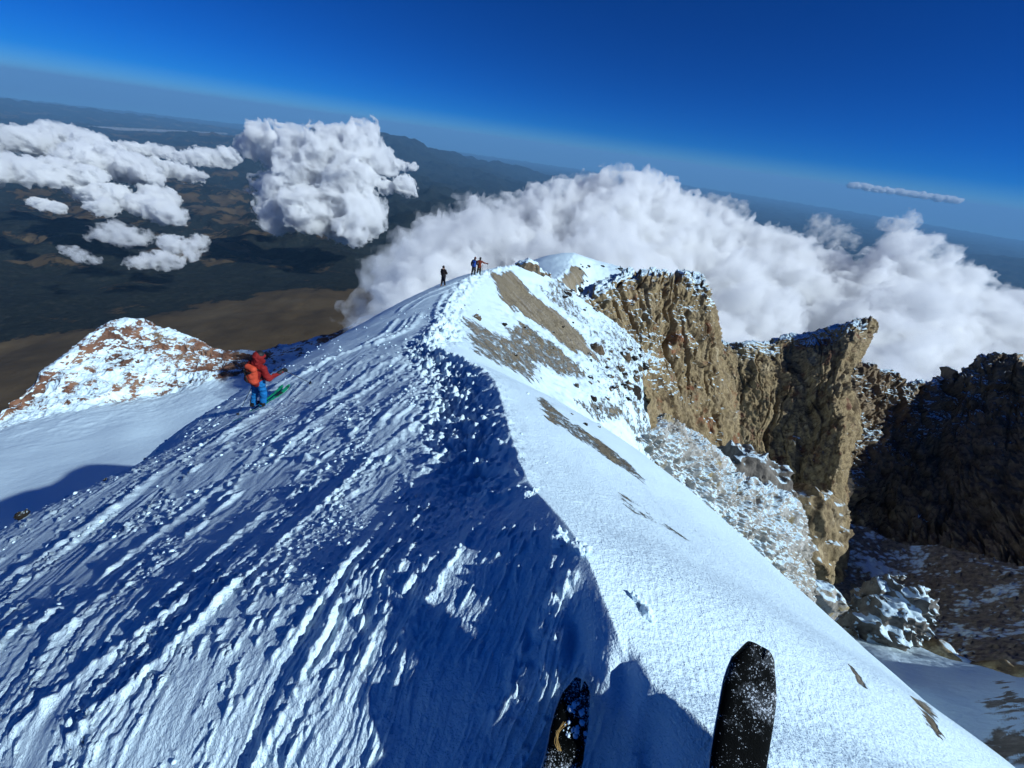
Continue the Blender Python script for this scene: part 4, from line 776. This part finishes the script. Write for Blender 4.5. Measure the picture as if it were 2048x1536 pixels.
keep = ((dd < -.1) & (dd > -13) & (lf > .12+.25*rg.random(n))) | (rg.random(n) < tr*.5); keep &= (cy > .2) & (rg.random(n) < np.clip(r/5, .25, 1))
cx, cy, r = cx[keep], cy[keep], r[keep]; cz = zr(cx, cy); VV, FF, k0 = [], [], 0
shapes = [clod_verts(1., i*3.1, 1) for i in range(9)]
for i in range(len(cx)):
    V0, F_ = shapes[i % 9]; s = float(np.clip(rg.lognormal(math.log(0.003+.0018*r[i]), .5), .003, .05)); t = rg.uniform(0, 6.28); c_, s_ = math.cos(t), math.sin(t)
    W = V0*s*np.array([1, rg.uniform(.7, 1.4), rg.uniform(.6, .95)]); W = np.stack([W[:, 0]*c_-W[:, 1]*s_+cx[i], W[:, 0]*s_+W[:, 1]*c_+cy[i], W[:, 2]+cz[i]+s*.25], 1); VV.append(W); FF.append(F_+k0); k0 += len(W)
o = raw_mesh('snow_clods', np.vstack(VV), np.vstack(FF), M_CLOD); tag(o, kind='stuff')
VV, FF, k0 = [], [], 0
for i in range(70):                                              # crumbs lying on the dusted ski
    t = rg.beta(2.2, 1.2); p = tipL+(midL-tipL)*(t*1.0)+XC*rg.uniform(-.02, .055)+np.cross(XC, dL)*0+v3(0, 0, .023); V0, F_ = shapes[i % 9]; s = float(np.clip(rg.lognormal(math.log(.0035), .55), .002, .010)); VV.append(V0*s+p); FF.append(F_+k0); k0 += len(V0)
o = raw_mesh('snow_crumbs', np.vstack(VV), np.vstack(FF), M_CLOD); tag(o, kind='stuff')
def clod(label, u, v, r, n_=4, sd=0, name='snow_lump', mat=None, cat='snow lump', group=None, flat=.8, sink=.2):
    p = skier_point(u, v); rr_ = random.Random(sd); pr = []
    for i in range(n_):
        q = p+v3(rr_.uniform(-1, 1)*r, rr_.uniform(-1, 1)*r, r*(flat-.6-sink)+rr_.uniform(0, .4)*r); s = r*rr_.uniform(.5, .9); pr.append((q, q+v3(rr_.uniform(-.4, .4)*r, rr_.uniform(-.4, .4)*r, 0), s, s*.8))
    o = sdf_mesh(name, pr, r/9, mat or M_CLOD, None, r*.25, lambda X, Y, Z: fbm3(np.stack([X, Y, Z], -1), 1.4/r, 4, sd, .6)*r*.32, pad=1.8); tag(o, label, cat, group); return o
clod('lone white snow lump kicked onto the smooth sunlit slope', 1280, 1212, .030, 4, 1)
clod('broken row of snow lumps where the crest bends, beside the smooth slope', 1118, 1078, .035, 5, 2); clod('small snow lump at the lower end of the broken row by the crest', 1165, 1100, .03, 4, 3)
clod('small snow lump on the crest above the broken row', 1062, 985, .03, 4, 4)
M_STONE = m_rock('dark_stone', [(.3, (.008, .007, .006)), (.55, (.03, .025, .02)), (.8, (.08, .06, .048))], .93, .06, 6., .03, (1, 1, 1))
M_STONE2 = m_rock('brown_stone', [(.3, (.04, .03, .022)), (.55, (.15, .11, .07)), (.8, (.25, .2, .14))], .9, .06, 4., .05, (1, 1, 1))
clod('dark brown boulder sitting alone in the snow near the boot track', 956, 639, .26, 4, 11, 'boulder', M_STONE2, 'boulder')
clod('black rock poking out of the skyline of the shaded flank at far left', 50, 1000, .075, 4, 12, 'rock', M_STONE, 'rock', None, 1.1, .1)
clod('tiny dark stone on the shaded skyline above the black rock', 212, 912, .03, 3, 13, 'rock', M_STONE, 'rock'); clod('tiny dark stone on the shaded skyline nearest the skier', 291, 874, .035, 3, 14, 'rock', M_STONE, 'rock')
clod('pinkish pointed rock on the edge of the snowy scree bowl', 1150, 772, .15, 4, 15, 'boulder', M_STONE2, 'boulder')
rr3 = random.Random(5); protos = []
for i in range(5):
    V0, F_ = clod_verts(1., 40+i*7, 2); V0 = V0*np.array([1, .8, .75]); protos.append((V0, F_))
meshes = []
for i, (V0, F_) in enumerate(protos):
    o = raw_mesh('rock', V0, F_, M_STONE2 if i % 2 else M_STONE, smooth=False); meshes.append(o)
regs = [((1180,700),(1290,800),34,.42), ((1120,800),(1290,860),8,.16), ((1000,640),(1180,740),22,.16), ((1120,560),(1230,640),22,.4), ((1150,520),(1280,545),14,.45), ((1240,640),(1300,760),22,.5), ((900,600),(960,620),5,.10)]
cnt = 0
for (a, b, n_, s0) in regs:
    for i in range(n_):
        u, v = rr3.uniform(a[0], b[0]), rr3.uniform(a[1], b[1]); p = march([u], [v])[0]
        if np.isnan(p[0]) or p[0]-fcx(np.array([p[1]]))[0] < -1: continue
        pz = zr(p[0], p[1])[0]; s = s0*math.exp(rr3.gauss(-.3, .45))*min(1, np.linalg.norm(p)/38); src = meshes[cnt % 5]
        o = src if cnt < 5 else src.copy()
        if cnt >= 5: sc.collection.objects.link(o)
        o.location = (p[0], p[1], pz+s*.15); o.rotation_euler = (rr3.uniform(-.5, .5), rr3.uniform(-.5, .5), rr3.uniform(0, 6.28)); o.scale = (s, s*rr3.uniform(.7, 1.2), s*rr3.uniform(.6, 1))
        tag(o, 'dark loose stone lying on the snowy scree below the crest', 'rock', 'loose stones scattered over the inner bowl'); cnt += 1
# ------------------------------------------------------------------ air
hz = m_volume('haze_air', (.24, .53, .87), 1.1e-5)
b = 260000.
v = np.array([(x, y, z) for z in (-7000., 900.) for y in (-b, b) for x in (-b, b)])
o = raw_mesh('haze', v, [(0,2,3,1),(4,5,7,6),(0,1,5,4),(1,3,7,5),(3,2,6,7),(2,0,4,6)], hz, smooth=False); tag(o, kind='stuff')
